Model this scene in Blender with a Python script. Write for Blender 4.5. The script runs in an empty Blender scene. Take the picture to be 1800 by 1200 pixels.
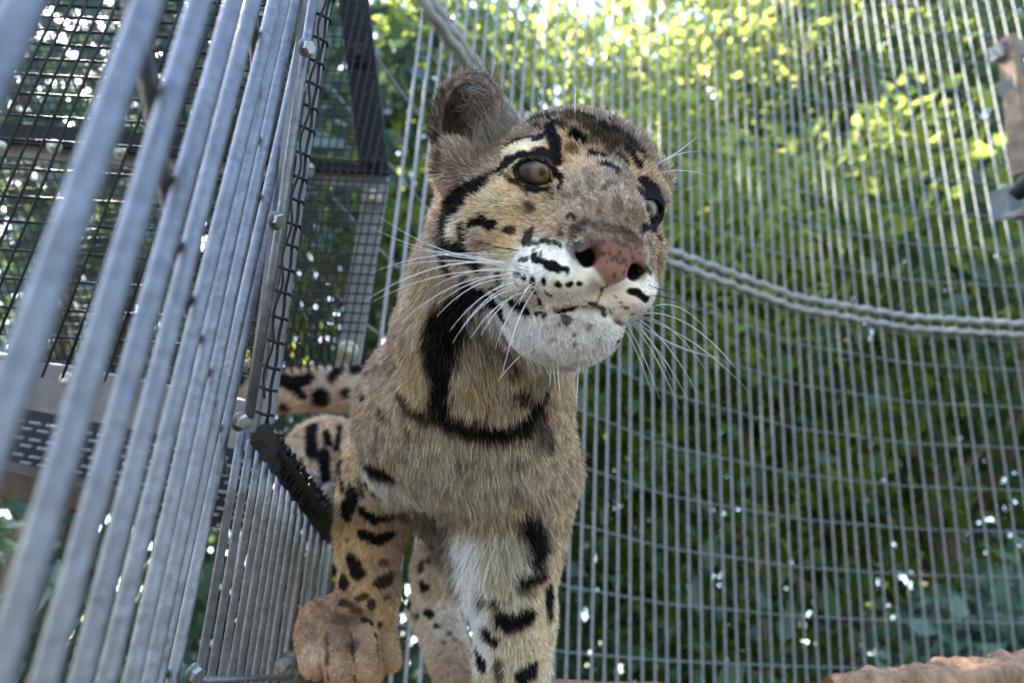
import bpy, math, random
import numpy as np
from mathutils import Matrix, Vector
from mathutils.bvhtree import BVHTree

random.seed(7)
rng = np.random.default_rng(7)
PI = math.pi
sc = bpy.context.scene
col = sc.collection

# ---------------------------------------------------------------- camera
F = 1300.0                                    # focal length in photo pixels (1800 wide)
CAM_H = 1.25
n_up = np.array([130 / F, 2700 / F, 1.0]); n_up /= np.linalg.norm(n_up)      # world up seen from the camera
y_ax = np.array([0, 0, 1.0]) - n_up[2] * n_up; y_ax /= np.linalg.norm(y_ax)
x_ax = np.cross(n_up, y_ax); x_ax = -x_ax if x_ax[0] < 0 else x_ax
RW = np.stack([x_ax, y_ax, n_up])             # (right, up, forward) -> world
CP = np.array([0, 0, CAM_H])
def W(p):                                     # camera-aligned metres -> world
    return np.asarray(p, float) @ RW.T + CP
def P(px, py, z):                             # point seen at photo pixel px,py at depth z, camera-aligned
    return np.array([(px - 900) / F * z, (600 - py) / F * z, z])
def PW(px, py, z):
    return W(P(px, py, z))
cam = bpy.data.cameras.new('camera'); co = bpy.data.objects.new('camera', cam); col.objects.link(co)
cam.lens = 26.0; cam.sensor_width = 36.0; cam.clip_start = 0.01; cam.clip_end = 400
cam.dof.use_dof = True; cam.dof.focus_distance = 0.40; cam.dof.aperture_fstop = 8.0
m = Matrix(((RW[0][0], RW[0][1], -RW[0][2], CP[0]), (RW[1][0], RW[1][1], -RW[1][2], CP[1]), (RW[2][0], RW[2][1], -RW[2][2], CP[2]), (0, 0, 0, 1)))
co.matrix_world = m
sc.camera = co

# ---------------------------------------------------------------- world, sun, exposure
SUN_EL, SUN_AZ = math.radians(49), math.radians(-48)      # azimuth from +Y (view direction) towards +X
wd = bpy.data.worlds.new('World'); sc.world = wd; wd.use_nodes = True
nt = wd.node_tree; nt.nodes.clear()
sky = nt.nodes.new('ShaderNodeTexSky'); sky.sky_type = 'NISHITA'; sky.sun_disc = False
sky.sun_elevation = SUN_EL; sky.sun_rotation = SUN_AZ
bg = nt.nodes.new('ShaderNodeBackground'); bg.inputs[1].default_value = 0.15
wo = nt.nodes.new('ShaderNodeOutputWorld')
nt.links.new(sky.outputs[0], bg.inputs[0]); nt.links.new(bg.outputs[0], wo.inputs[0])
sl = bpy.data.lights.new('sun', 'SUN'); sl.energy = 4.5; sl.angle = math.radians(0.5); sl.color = (1, 0.93, 0.80)
so = bpy.data.objects.new('sun', sl); col.objects.link(so)
sdir = Vector((math.sin(SUN_AZ) * math.cos(SUN_EL), math.cos(SUN_AZ) * math.cos(SUN_EL), math.sin(SUN_EL)))
so.rotation_euler = sdir.to_track_quat('Z', 'Y').to_euler()
sc.view_settings.view_transform = 'Standard'; sc.view_settings.look = 'None'
sc.view_settings.exposure = 2.85; sc.view_settings.gamma = 1.0
sc.view_settings.use_curve_mapping = False
sc.render.engine = 'CYCLES'
sc.cycles.use_denoising = True
sc.cycles.max_bounces = 6; sc.cycles.diffuse_bounces = 3; sc.cycles.glossy_bounces = 2
sc.cycles.transmission_bounces = 3; sc.cycles.transparent_max_bounces = 6
sc.cycles.sample_clamp_indirect = 4.0

# ---------------------------------------------------------------- helpers
def tag(o, label=None, cat=None, group=None, kind=None):
    if label: o['label'] = label
    if cat: o['category'] = cat
    if group: o['group'] = group
    if kind: o['kind'] = kind
    return o
def empty(name, loc=(0, 0, 0)):
    o = bpy.data.objects.new(name, None); col.objects.link(o); o.location = loc; o.empty_display_size = .05
    return o
def link(name, data, parent=None, loc=None):
    o = bpy.data.objects.new(name, data); col.objects.link(o)
    if loc is not None: o.location = loc
    if parent is not None:
        o.parent = parent
        o.matrix_parent_inverse = Matrix.Translation(parent.location).inverted() if loc is None else Matrix.Identity(4)
    return o
def mesh(name, V, Fc, mat, smooth=True):
    me = bpy.data.meshes.new(name)
    V = np.asarray(V, np.float32); 
    if isinstance(Fc, np.ndarray):
        n, k = Fc.shape
        me.vertices.add(len(V)); me.vertices.foreach_set('co', V.ravel())
        me.loops.add(n * k); me.loops.foreach_set('vertex_index', Fc.astype(np.int32).ravel())
        me.polygons.add(n); me.polygons.foreach_set('loop_start', np.arange(0, n * k, k, dtype=np.int32))
        me.update(calc_edges=True)
    else:
        me.from_pydata([tuple(map(float, v)) for v in V], [], Fc); me.update()
    if smooth: me.polygons.foreach_set('use_smooth', np.ones(len(me.polygons), bool))
    if mat is not None: me.materials.append(mat)
    return me
class MB:                                      # collects shapes into one mesh
    def __init__(s): s.V = []; s.F = []; s.n = 0
    def add(s, V, Fc):
        s.F += [tuple(i + s.n for i in f) for f in Fc]; s.V += [tuple(v) for v in V]; s.n += len(V); return s
    def tube(s, pts, r, n=8, cap=True):
        pts = np.asarray(pts, float); k = len(pts); rr = np.broadcast_to(np.asarray(r, float), (k,))
        V = []; t0 = None
        for i in range(k):
            t = pts[min(i + 1, k - 1)] - pts[max(i - 1, 0)]; t = t / (np.linalg.norm(t) + 1e-12)
            if t0 is None:
                a = np.cross(t, [0.3, 0.2, 1.0] if abs(t[2]) < .9 else [1, 0.1, 0]); a /= np.linalg.norm(a)
            else:
                a = a - t * a.dot(t); a /= np.linalg.norm(a) + 1e-12
            t0 = t; b = np.cross(t, a)
            for j in range(n):
                th = 2 * PI * j / n
                V.append(pts[i] + rr[i] * (math.cos(th) * a + math.sin(th) * b))
        Fc = [(i * n + j, i * n + (j + 1) % n, (i + 1) * n + (j + 1) % n, (i + 1) * n + j) for i in range(k - 1) for j in range(n)]
        if cap: Fc += [tuple(reversed(range(n))), tuple((k - 1) * n + j for j in range(n))]
        return s.add(V, Fc)
    def hexa(s, c8): return s.add(c8, [(0, 3, 2, 1), (4, 5, 6, 7), (0, 1, 5, 4), (1, 2, 6, 5), (2, 3, 7, 6), (3, 0, 4, 7)])
    def slab(s, quad, thick):                  # quad: 4 points, extruded by the vector thick
        q = [np.asarray(p, float) for p in quad]; t = np.asarray(thick, float)
        return s.hexa(q + [p + t for p in q])
    def disc(s, c, nrm, r, h, n=24, r2=None, bevel=0.0):
        c = np.asarray(c, float); nrm = np.asarray(nrm, float) / np.linalg.norm(nrm)
        return s.tube([c, c + nrm * (h - bevel), c + nrm * h], [r, r, (r2 if r2 is not None else r) - bevel], n)
    def build(s, name, mat, parent=None, smooth=False):
        me = mesh(name, s.V, s.F, mat, smooth)
        return link(name, me, parent)

def nodes(name):
    mt = bpy.data.materials.new(name); mt.use_nodes = True
    t = mt.node_tree; b = t.nodes['Principled BSDF']
    return mt, t, b
def N(t, typ, **kw):
    n = t.nodes.new(typ)
    for k, v in kw.items():
        if k.startswith('i_'): n.inputs[k[2:]].default_value = v
        else: setattr(n, k, v)
    return n
def ramp(t, fac, stops):
    r = t.nodes.new('ShaderNodeValToRGB'); e = r.color_ramp.elements
    while len(e) < len(stops): e.new(0.5)
    for k, (p, c) in enumerate(stops): e[k].position = p; e[k].color = (*c, 1)
    t.links.new(fac, r.inputs[0]); return r.outputs[0]

# ---------------------------------------------------------------- materials
def mat_zinc(name, base=(.235, .235, .25), dark=(.10, .102, .12), scale=330, metal=.6, rough=.45):
    mt, t, b = nodes(name)
    tc = N(t, 'ShaderNodeNewGeometry')
    v = N(t, 'ShaderNodeTexVoronoi'); v.inputs['Scale'].default_value = scale
    n = N(t, 'ShaderNodeTexNoise'); n.inputs['Scale'].default_value = scale * .35; n.inputs['Detail'].default_value = 5
    t.links.new(tc.outputs['Position'], v.inputs['Vector']); t.links.new(tc.outputs['Position'], n.inputs['Vector'])
    mx = N(t, 'ShaderNodeMix', data_type='RGBA')
    c1 = ramp(t, v.outputs['Color'], [(0.1, dark), (0.9, base)])
    c2 = ramp(t, n.outputs['Fac'], [(0.32, tuple(x * .72 for x in base)), (0.68, tuple(min(1, x * 1.15) for x in base))])
    mx.inputs[0].default_value = .5
    t.links.new(c1, mx.inputs[6]); t.links.new(c2, mx.inputs[7]); t.links.new(mx.outputs[2], b.inputs['Base Color'])
    bp = N(t, 'ShaderNodeBump'); bp.inputs['Strength'].default_value = .6; bp.inputs['Distance'].default_value = .0016
    t.links.new(n.outputs['Fac'], bp.inputs['Height']); t.links.new(bp.outputs[0], b.inputs['Normal'])
    b.inputs['Metallic'].default_value = metal; b.inputs['Roughness'].default_value = rough
    return mt
def mat_plain(name, c, rough=.6, metal=0.0, var=.25, scale=60, bump=.2):
    mt, t, b = nodes(name)
    tc = N(t, 'ShaderNodeNewGeometry')
    n = N(t, 'ShaderNodeTexNoise'); n.inputs['Scale'].default_value = scale; n.inputs['Detail'].default_value = 6
    t.links.new(tc.outputs['Position'], n.inputs['Vector'])
    t.links.new(ramp(t, n.outputs['Fac'], [(0.3, tuple(x * (1 - var) for x in c)), (0.7, tuple(min(1, x * (1 + var)) for x in c))]), b.inputs['Base Color'])
    bp = N(t, 'ShaderNodeBump'); bp.inputs['Strength'].default_value = bump; bp.inputs['Distance'].default_value = .002
    t.links.new(n.outputs['Fac'], bp.inputs['Height']); t.links.new(bp.outputs[0], b.inputs['Normal'])
    b.inputs['Roughness'].default_value = rough; b.inputs['Metallic'].default_value = metal
    return mt
def mat_leaf(name, c1, c2, trans=.45, thin=2.6):
    mt, t, b = nodes(name)
    oi = N(t, 'ShaderNodeAttribute'); oi.attribute_name = 'tint'
    cc = ramp(t, oi.outputs['Fac'], [(0, c1), (1, c2)])
    t.links.new(cc, b.inputs['Base Color']); b.inputs['Roughness'].default_value = .3
    tr = N(t, 'ShaderNodeBsdfTranslucent')
    hs = N(t, 'ShaderNodeHueSaturation'); hs.inputs['Value'].default_value = thin; hs.inputs['Saturation'].default_value = .92; hs.inputs['Hue'].default_value = .485
    t.links.new(cc, hs.inputs['Color']); t.links.new(hs.outputs[0], tr.inputs['Color'])
    mx = N(t, 'ShaderNodeMixShader'); mx.inputs[0].default_value = trans
    t.links.new(b.outputs[0], mx.inputs[1]); t.links.new(tr.outputs[0], mx.inputs[2])
    t.links.new(mx.outputs[0], t.nodes['Material Output'].inputs['Surface'])
    return mt
def mat_bark(name, c=(.22, .16, .11), scale=9):
    mt, t, b = nodes(name)
    tc = N(t, 'ShaderNodeNewGeometry'); mp = N(t, 'ShaderNodeMapping'); mp.inputs['Scale'].default_value = (1, 1, .25)
    t.links.new(tc.outputs['Position'], mp.inputs['Vector'])
    n = N(t, 'ShaderNodeTexNoise'); n.inputs['Scale'].default_value = scale; n.inputs['Detail'].default_value = 8; n.inputs['Roughness'].default_value = .65
    t.links.new(mp.outputs[0], n.inputs['Vector'])
    t.links.new(ramp(t, n.outputs['Fac'], [(0.3, tuple(x * .45 for x in c)), (0.5, c), (0.72, tuple(x * 1.5 for x in c))]), b.inputs['Base Color'])
    bp = N(t, 'ShaderNodeBump'); bp.inputs['Strength'].default_value = .8; bp.inputs['Distance'].default_value = .02
    t.links.new(n.outputs['Fac'], bp.inputs['Height']); t.links.new(bp.outputs[0], b.inputs['Normal'])
    b.inputs['Roughness'].default_value = .85
    return mt
M_zinc = mat_zinc('galvanised_rod')
M_zincfar = mat_zinc('galvanised_far', base=(.36, .35, .355), dark=(.25, .245, .25), scale=200, metal=.1, rough=.55)
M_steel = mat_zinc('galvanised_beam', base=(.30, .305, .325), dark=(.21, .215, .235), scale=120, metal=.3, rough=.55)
M_bolt = mat_plain('bolt_steel', (.36, .35, .33), .35, .8, .12, 300, .1)
M_washer = mat_plain('washer', (.58, .56, .48), .42, .55, .18, 150, .2)
M_black = mat_plain('black_vinyl', (.006, .0065, .009), .6, 0, .2, 200, .05)
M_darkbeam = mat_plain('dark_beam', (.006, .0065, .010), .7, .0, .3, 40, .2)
M_wood = mat_plain('weathered_wood', (.30, .22, .16), .8, 0, .4, 30, .6)
M_soil = mat_plain('soil', (.05, .04, .028), .95, 0, .5, 3, .8)
M_bark = mat_bark('bark'); M_barklit = mat_bark('bark_sunlit', (.45, .33, .25), 12)  # second bark is a lit copy, sunlight put into its colour
M_wire = mat_zinc('dull_wire', base=(.30, .30, .32), dark=(.2, .2, .21), scale=200, metal=.1, rough=.6)
M_log = mat_bark('log_bark', (.42, .235, .125), 70)
M_rail = mat_plain('rail_steel', (.34, .33, .30), .7, .0, .2, 30, .2)

# ================================================================ SETTING
# ground sheet with hillocks
gx = np.linspace(-60, 60, 61); gy = np.linspace(-30, 110, 71)
GX, GY = np.meshgrid(gx, gy, indexing='ij')
GZ = np.where(GY > 7, (GY - 7) * .05, 0) + .12 * np.sin(GX * .7) * np.cos(GY * .5) - .15
idx = np.arange(GX.size).reshape(GX.shape)
gf = np.stack([idx[:-1, :-1], idx[1:, :-1], idx[1:, 1:], idx[:-1, 1:]], -1).reshape(-1, 4)
g = link('ground', mesh('ground', np.stack([GX, GY, GZ], -1).reshape(-1, 3), gf, M_soil)); tag(g, kind='structure')

# ================================================================ LEAVES AND TREES
def leaf_cloud(centres, radii, n, size, droop=.35, squash=.8, up=None, shape='leaf'):
    """n folded leaf-shaped faces spread through soft clumps; returns V, F(quads, 2 per leaf), tint per leaf"""
    centres = np.asarray(centres, float); radii = np.asarray(radii, float)
    w = radii ** 2; w = w / w.sum()
    ci = rng.choice(len(centres), n, p=w)
    d = rng.normal(size=(n, 3)); d /= np.linalg.norm(d, axis=1)[:, None]
    rad = rng.random(n) ** .45
    pos = centres[ci] + d * (rad * radii[ci])[:, None] * np.array([1, 1, squash])
    t = rng.normal(size=(n, 3)) + d * .8; t[:, 2] -= droop; t /= np.linalg.norm(t, axis=1)[:, None]
    nn = rng.normal(size=(n, 3)) * .7; nn[:, 2] += 1.0
    nn -= t * (nn * t).sum(1)[:, None]; nn /= np.linalg.norm(nn, axis=1)[:, None]
    s = np.cross(nn, t)
    L = size * (.6 + .8 * rng.random(n)); Wd = L * (.27 + .1 * rng.random(n)); f = .12 * L
    def pt(a, b_, c): return pos + t * (a * L)[:, None] + s * (b_ * Wd)[:, None] + nn * (c * f)[:, None]
    z = np.zeros(n)
    V = np.stack([pt(z, z, z), pt(z + .35, z + 1, z + 1), pt(z + 1, z, z - .6), pt(z + .5, z, z), pt(z + .35, z - 1, z + 1)], 1).reshape(-1, 3)
    o = np.arange(n)[:, None] * 5
    Fc = np.stack([o + np.array([0, 3, 2, 1]), o + np.array([0, 4, 2, 3])], 1).reshape(-1, 4)
    clump = rng.random(len(centres))[ci]
    tint = np.clip(.55 * clump + .45 * rng.random(n), 0, 1)
    return V, Fc, tint
def foliage(name, centres, radii, n, size, mat, parent=None, **kw):
    V, Fc, tint = leaf_cloud(centres, radii, n, size, **kw)
    me = mesh(name, V, Fc, mat, smooth=False)
    a = me.attributes.new('tint', 'FLOAT', 'FACE'); a.data.foreach_set('value', np.repeat(tint, 2).astype(np.float32))
    return link(name, me, parent)
L_yel = mat_leaf('leaf_yellow_green', (.09, .13, .016), (.17, .20, .028), .6, 2.9)
L_mid = mat_leaf('leaf_green', (.035, .07, .028), (.07, .115, .04), .35)
L_dark = mat_leaf('leaf_dark_green', (.035, .066, .045), (.07, .12, .075), .14)
L_blue = mat_leaf('leaf_blue_green', (.10, .165, .105), (.17, .25, .165), .2)
L_shrub = mat_leaf('leaf_shrub_green', (.08, .14, .08), (.14, .22, .12), .3)

def limb_pts(a, b, bend, k=7):
    a = np.array(a, float); b = np.array(b, float); o = rng.normal(size=3) * bend
    return np.array([a + (b - a) * s + o * math.sin(PI * s) for s in np.linspace(0, 1, k)])
def tree(kind, base, h, crown_r, trunk_r, nleaf, size, mat, label, bark=M_bark, lean=(0, 0), crown_lo=.35, clumps=16, group=None):
    base = np.array(base, float); t = empty(kind, base); tag(t, label, 'tree', group)
    top = base + np.array([lean[0], lean[1], h * .92])
    tp = limb_pts(base - [0, 0, .3], top, .15 * h / 8, 10)
    MB().tube(tp, np.linspace(trunk_r, trunk_r * .25, 10), 12).build('trunk', bark, t, True)
    cs = []; rs = []
    for i in range(clumps):
        s = crown_lo + (1 - crown_lo) * (i + .5) / clumps
        ang = i * 2.4 + rng.random(); prof = math.sin(PI * min(1, (s - crown_lo) / (1 - crown_lo) * .85 + .15)) ** .6
        c = tp[int(s * 9)] + np.array([math.cos(ang), math.sin(ang), 0]) * crown_r * prof * (.45 + .5 * rng.random()) + [0, 0, rng.normal() * .2]
        MB().tube(limb_pts(tp[max(0, int(s * 9) - 1)], c, .12, 5), np.linspace(trunk_r * .35, trunk_r * .08, 5), 6).build('limb', bark, t, True)
        cs.append(c); rs.append(crown_r * (.28 + .22 * rng.random()))
        for q in range(2):
            cs.append(c + rng.normal(size=3) * crown_r * .3); rs.append(crown_r * (.14 + .16 * rng.random()))
    foliage('crown', cs, rs, nleaf, size, mat, t)
    return t
def at(px, dist, z=0.0):
    """world x,y on the ground under photo column px (mid height) at horizontal distance dist"""
    d = W(P(px, 700, 1.0)) - CP; d[2] = 0; d /= np.linalg.norm(d)
    return (d[0] * dist, d[1] * dist, z)
def veg():
    T = [
     ('broadleaf_tree', at(1000, 6.5), 9.5, 2.6, .16, 12500, .155, L_yel, 'sunlit yellow green tree behind the head of the cat'),
     ('broadleaf_tree', at(1450, 6.6), 9.0, 2.2, .17, 11500, .155, L_yel, 'yellow green tree with a trunk coloured as sunlit right of the cat'),
     ('broadleaf_tree', at(620, 7.0), 10.0, 2.8, .2, 11000, .14, L_mid, 'tall green tree behind the black mesh door'),
     ('broadleaf_tree', at(1650, 6.0), 9.5, 2.7, .2, 10500, .13, L_mid, 'green tree behind the wooden post at right'),
     ('broadleaf_tree', at(150, 5.5), 9.0, 3.0, .2, 16000, .14, L_dark, 'dark tree behind the nearest bars at left'),
     ('broadleaf_tree', at(1900, 8.5), 12.0, 3.2, .22, 14000, .16, L_dark, 'tall dark tree at the right edge behind the fence'),
     ('broadleaf_tree', at(1180, 12.5), 17.0, 3.8, .28, 9000, .21, L_mid, 'tallest tree far behind the middle of the fence'),
     ('broadleaf_tree', at(800, 12.0), 16.5, 3.8, .28, 10000, .2, L_dark, 'far dark tree behind the ear of the cat'),
     ('broadleaf_tree', at(1560, 12.5), 16.5, 3.8, .28, 8500, .2, L_dark, 'far dark tree behind the upper right of the fence'),
     ('broadleaf_tree', at(350, 11.0), 13.0, 3.8, .28, 14000, .2, L_mid, 'far green tree behind the row of near bars'),
    ]
    T.append(('broadleaf_tree', at(1310, 4.6), 5.4, 1.2, .025, 8000, .095, L_yel, 'slender sunlit tree with yellow leaves right of the cat nose'))
    for i, (k, b_, h, cr, tr, nl, sz, mt, lab) in enumerate(T):
        tree(k, b_, h, cr, tr, nl, sz, mt, lab, group='trees behind the enclosure', clumps=20, crown_lo=.45 if i == 1 else .5 if i == 10 else .22 if i < 6 else .15,
             bark=M_barklit if i == 1 else M_bark)
    # understorey shrubs: (px, distance, radius, height, n, size, mat, label)
    S = [(1640, 4.2, 1.0, 2.2, 8500, .125, L_blue, 'blue green broad leaved shrub at the lower right behind the fence'),
         (1400, 4.4, .9, 1.7, 4200, .14, L_shrub, 'broad leaved shrub left of the blue green one'),
         (1160, 4.6, .9, 1.5, 3600, .11, L_mid, 'low bright green shrub behind the fence beside the foreleg'),
         (930, 5.0, .9, 1.7, 4000, .08, L_shrub, 'dark shrub seen between the legs of the cat'),
         (640, 4.2, .9, 1.5, 3800, .08, L_mid, 'green shrub behind the lower bars and the paw'),
         (200, 2.6, .8, 1.35, 3600, .075, L_shrub, 'dark leafy shrub low behind the nearest bars'),
         (1880, 4.6, 1.2, 2.6, 4500, .09, L_blue, 'taller blue green shrub at the right edge'),
         (1380, 5.6, 1.3, 2.9, 5200, .09, L_shrub, 'tall dark thicket behind the middle of the fence'),
         (1020, 6.2, 1.3, 2.6, 4200, .09, L_shrub, 'tall dark thicket behind the chest of the cat'),
         (420, 5.2, 1.2, 2.6, 4200, .09, L_mid, 'green thicket behind the middle bars')]
    for px, dist, r, h, n, sz, mt, lab in S:
        b_ = np.array(at(px, dist)); o = empty('shrub', b_); tag(o, lab, 'shrub', 'shrubs behind the fence')
        cs = []; rs = []; st = MB()
        for i in range(14):
            a = rng.random() * 6.28; rr = r * math.sqrt(rng.random()); hh = h * (.15 + .75 * rng.random()) * (1 - .35 * rr / r)
            c = b_ + [rr * math.cos(a), rr * math.sin(a), hh]; cs.append(c); rs.append(r * (.28 + .2 * rng.random()))
            st.tube(limb_pts(b_ + rng.normal(size=3) * [.08, .08, 0], c, .05, 5), np.linspace(.012, .004, 5), 5)
        so_ = st.build('stem', M_bark, o, True)
        foliage('crown', cs, rs, n, sz, mt, o, droop=.5)
    # tall far woodland that closes the view
    cs = []; rs = []
    for i in range(200):
        az = math.radians(-75 + 150 * rng.random()); dist = 18 + 7 * rng.random(); zz = rng.random() ** .8 * 11
        cs.append([math.sin(az) * dist, math.cos(az) * dist, zz + .4]); rs.append(2.0 + 1.6 * rng.random())
    for i in range(170):
        az = math.radians(75 + 210 * rng.random()); dist = 13 + 8 * rng.random(); zz = rng.random() ** .8 * 9
        cs.append([math.sin(az) * dist, math.cos(az) * dist, zz + .4]); rs.append(2.0 + 1.4 * rng.random())
    f = foliage('woodland', cs, rs, 38000, .42, L_dark); tag(f, 'dense dark woodland far behind the enclosure trees', 'woodland', kind='stuff')
    cs = []; rs = []
    for i in range(60):
        az = math.radians(-80 + 160 * rng.random()); dist = 3.2 + 6 * rng.random()
        cs.append([math.sin(az) * dist, math.cos(az) * dist, .1]); rs.append(.6 + .3 * rng.random())
    f = foliage('ground_cover', cs, rs, 14000, .07, L_mid, squash=.35); tag(f, 'low green plants covering the ground under the shrubs', 'ground cover', kind='stuff')
veg()

# ================================================================ FAR WELDED FENCE
rail = np.array([(-.62,.30),(-.5, .41),(-.36, .55), (-.26, .66), (-.143, .803), (-.02, 1.035), (.16, 1.30), (.38, 1.53), (.6, 1.68), (.866, 1.79), (1.2, 1.88), (1.5, 1.92), (1.9, 1.95), (2.4, 1.95)])
RH = 1.10
rail = rail * RH
rail_az = np.arctan2(rail[:, 0], rail[:, 1]); rail_d = np.linalg.norm(rail, axis=1)
def fence_pt(px, py):
    d = RW @ np.array([(px - 900) / F, (600 - py) / F, 1.0])
    az = math.atan2(d[0], d[1]); hd = math.hypot(d[0], d[1]); el = d[2] / hd
    base = np.interp(az, rail_az, rail_d)
    t = base
    for _ in range(30):
        h = t * el; s = 1 + .20 * max(-.2, (1 - h / RH)); s = max(s, .93); t = .5 * t + .5 * base * s
    return CP + d / hd * t
_gx = [440, 560, 650, 700, 870, 1020, 1150, 1400, 1500, 1750, 1900]; _gs = [-.20, -.20, -.17, -.15, -.085, -.04, .015, .085, .13, .22, .25]
def slope(x, y): return np.interp(x, _gx, _gs) * (1 - .5 * y / 1200)
def bar_path(x600):
    ys = [600]; xs = [x600]
    x = x600; up = []
    y = 600
    while y > -140:
        x -= slope(x, y) * 20; y -= 20; up.append((x, y))
    x = x600; dn = []; y = 600
    while y < 1420:
        x += slope(x, min(y, 1300)) * 20; y += 20; dn.append((x, y))
    return up[::-1] + [(x600, 600)] + dn
seeds = []
x = 470.0
while x < 1935:
    seeds.append(x); x += np.interp(x, [600, 700, 750, 1000, 1130, 1400, 1450, 1550, 1700, 1900], [25, 24, 22, 19.5, 19, 17.8, 17.5, 21, 24, 25])
fence = empty('welded_mesh_fence', (0, 2.2, 0)); tag(fence, 'curved welded mesh fence of thin galvanised bars behind the cat', 'fence')
D_x = [440, 600, 640, 740, 880, 1000, 1170, 1400, 1600, 1800, 1950]; D_v = [1000, 830, 740, 580, 390, 245, 130, 47, 12, 0, -2]
K_y = [0, 650, 716, 787, 861, 934, 1014, 1095, 1178, 1300]; K_v = [1, 1, .88, .75, .61, .5, .40, .26, .12, .03]
def wire_y(Y, x): return Y - np.interp(x, D_x, D_v) * np.interp(Y, K_y, K_v)
for sx in seeds:
    path = [q for q in bar_path(sx)[::3] if sx > 655 or q[1] > 930]
    pts = np.array([fence_pt(a, b_) for a, b_ in path])
    MB().tube(pts, .0027, 7).build('bar', M_zincfar, fence, True)
Ys = [-250, -190, -130, -75, -28, 20, 67, 115, 165, 215, 268, 325, 382, 440, 503, 600, 650, 716, 787, 861, 934, 1014, 1094, 1176, 1262]
Ys = [-330, -290] + Ys
for Y in Ys:
    pts = []
    for xx in np.linspace(585 if Y < 1050 else 440, 1940, 44):
        p = fence_pt(xx, wire_y(Y, xx)); q = p - CP; q[2] = 0; pts.append(p + q / np.linalg.norm(q) * .0045)
    MB().tube(np.array(pts), .0016, 6).build('cross_wire', M_wire, fence, True)
for Y, r in ((572, .0100), (592, .0096)):          # the pair of wavy tie rods
    pts = []
    for i, xx in enumerate(np.linspace(585, 1940, 150)):
        p = fence_pt(xx, wire_y(Y, xx)); q = p - CP; q[2] = 0
        pts.append(p - q / np.linalg.norm(q) * (.012 + .002 * math.sin(i * 1.9)) + np.array([0, 0, .0028 * math.sin(i * 1.9)]))
    MB().tube(np.array(pts), r, 8).build('rail', M_rail, fence, True)

# post with brackets, upper right
pz = 1.9
post = empty('wooden_post', PW(1790, 360, pz)); tag(post, 'weathered wooden post with steel brackets at the upper right', 'post')
t_ = RW @ np.array([0, 0, .06])
MB().slab([PW(1778, 58, pz), PW(1790, 56, pz), PW(1820, 300, pz), PW(1805, 300, pz)], t_).build('timber', M_wood, post)
for q in ([(1758, 72), (1806, 70), (1812, 96), (1763, 97)], [(1774, 134), (1816, 132), (1822, 160), (1780, 160)]):
    MB().slab([PW(a, b_, pz + .02) for a, b_ in q], RW @ np.array([0, 0, .05])).build('bracket', M_steel, post)
lamp = empty('fence_bracket', PW(1800, 350, 1.35)); tag(lamp, 'small dark box bracket fixed to the fence at the right edge', 'bracket')
MB().slab([PW(1769, 328, 1.35), PW(1840, 318, 1.35), PW(1845, 378, 1.35), PW(1778, 380, 1.35)], RW @ np.array([0, 0, .05])).build('box', M_steel, lamp)
MB().tube([PW(1782, 345, 1.32), PW(1805, 325, 1.31), PW(1850, 318, 1.3)], [.012, .02, .02], 12).build('knob', M_darkbeam, lamp, True)
MB().slab([PW(1776, 377, 1.33), PW(1845, 345, 1.33), PW(1845, 352, 1.33), PW(1779, 384, 1.33)], RW @ np.array([0, 0, .03])).build('edge_strip', M_zincfar, lamp)

# ================================================================ NEAR BARRED PANEL, LEFT
def vdir(px, py):
    v = np.array([(px - 900) / F, (600 - py) / F, 1.0]); return v / np.linalg.norm(v)
pu = vdir(1036, -2300); pd = vdir(492, 1226); Q0 = P(50, 600, .118)
panel = empty('barred_panel', PW(200, 1000, .2)); tag(panel, 'row of thick galvanised bars very close at the left, nearest ones blurred', 'panel')
BZ = [(-225, .088), (50, .118), (173, .150), (245, .183), (293, .216), (335, .250), (365, .284), (390, .320), (411, .357), (427, .395)]
for xb, zb in BZ:
    q = P(xb, 600, zb); wob = rng.normal(size=3) * .0006
    pts = [W(q + pu * t + wob * math.sin(t * 9)) for t in np.linspace(-.55, .9, 16)]
    MB().tube(pts, .0028, 24, cap=True).build('bar', M_zinc, panel, True)
def on_plane(px, py):
    r0 = np.array([(px - 900) / F, (600 - py) / F, 1.0]); s_ = np.linalg.solve(np.stack([r0, -pd, -pu], 1), Q0); return r0 * s_[0]
pn = np.cross(pu, pd); pn /= np.linalg.norm(pn); pn = -pn if pn[0] > 0 else pn       # away from the lens side
for poly in ([(258, -60), (285, 90), (312, 277), (330, 405), (345, 500), (360, 573), (373, 633), (384, 693), (398, 770), (408, 830)],
             [(458, -60), (463, 13), (466, 117), (467, 213), (466, 320), (462, 430), (455, 560)],
             [(170, 1290), (215, 1240), (262, 1205), (330, 1170)]):
    MB().tube([W(on_plane(*q) + pn * .0042) for q in poly], .0020, 10).build('cross_wire', M_zinc, panel, True)
eb = [PW(557, -40, .385), PW(530, 133, .38), PW(490, 410, .37), PW(437, 735, .36)]
MB().tube(eb, .0025, 12).build('edge_bar', M_zinc, panel, True)
tv = RW @ np.array([0, 0, .004])
MB().slab([PW(566, -40, .40), PW(584, -40, .40), PW(478, 745, .385), PW(458, 745, .385)], tv).build('flat_bar', M_steel, panel)
MB().slab([PW(536, -40, .405), PW(556, -40, .405), PW(450, 760, .39), PW(424, 760, .39)], tv).build('backing_strip', M_steel, panel)
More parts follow.
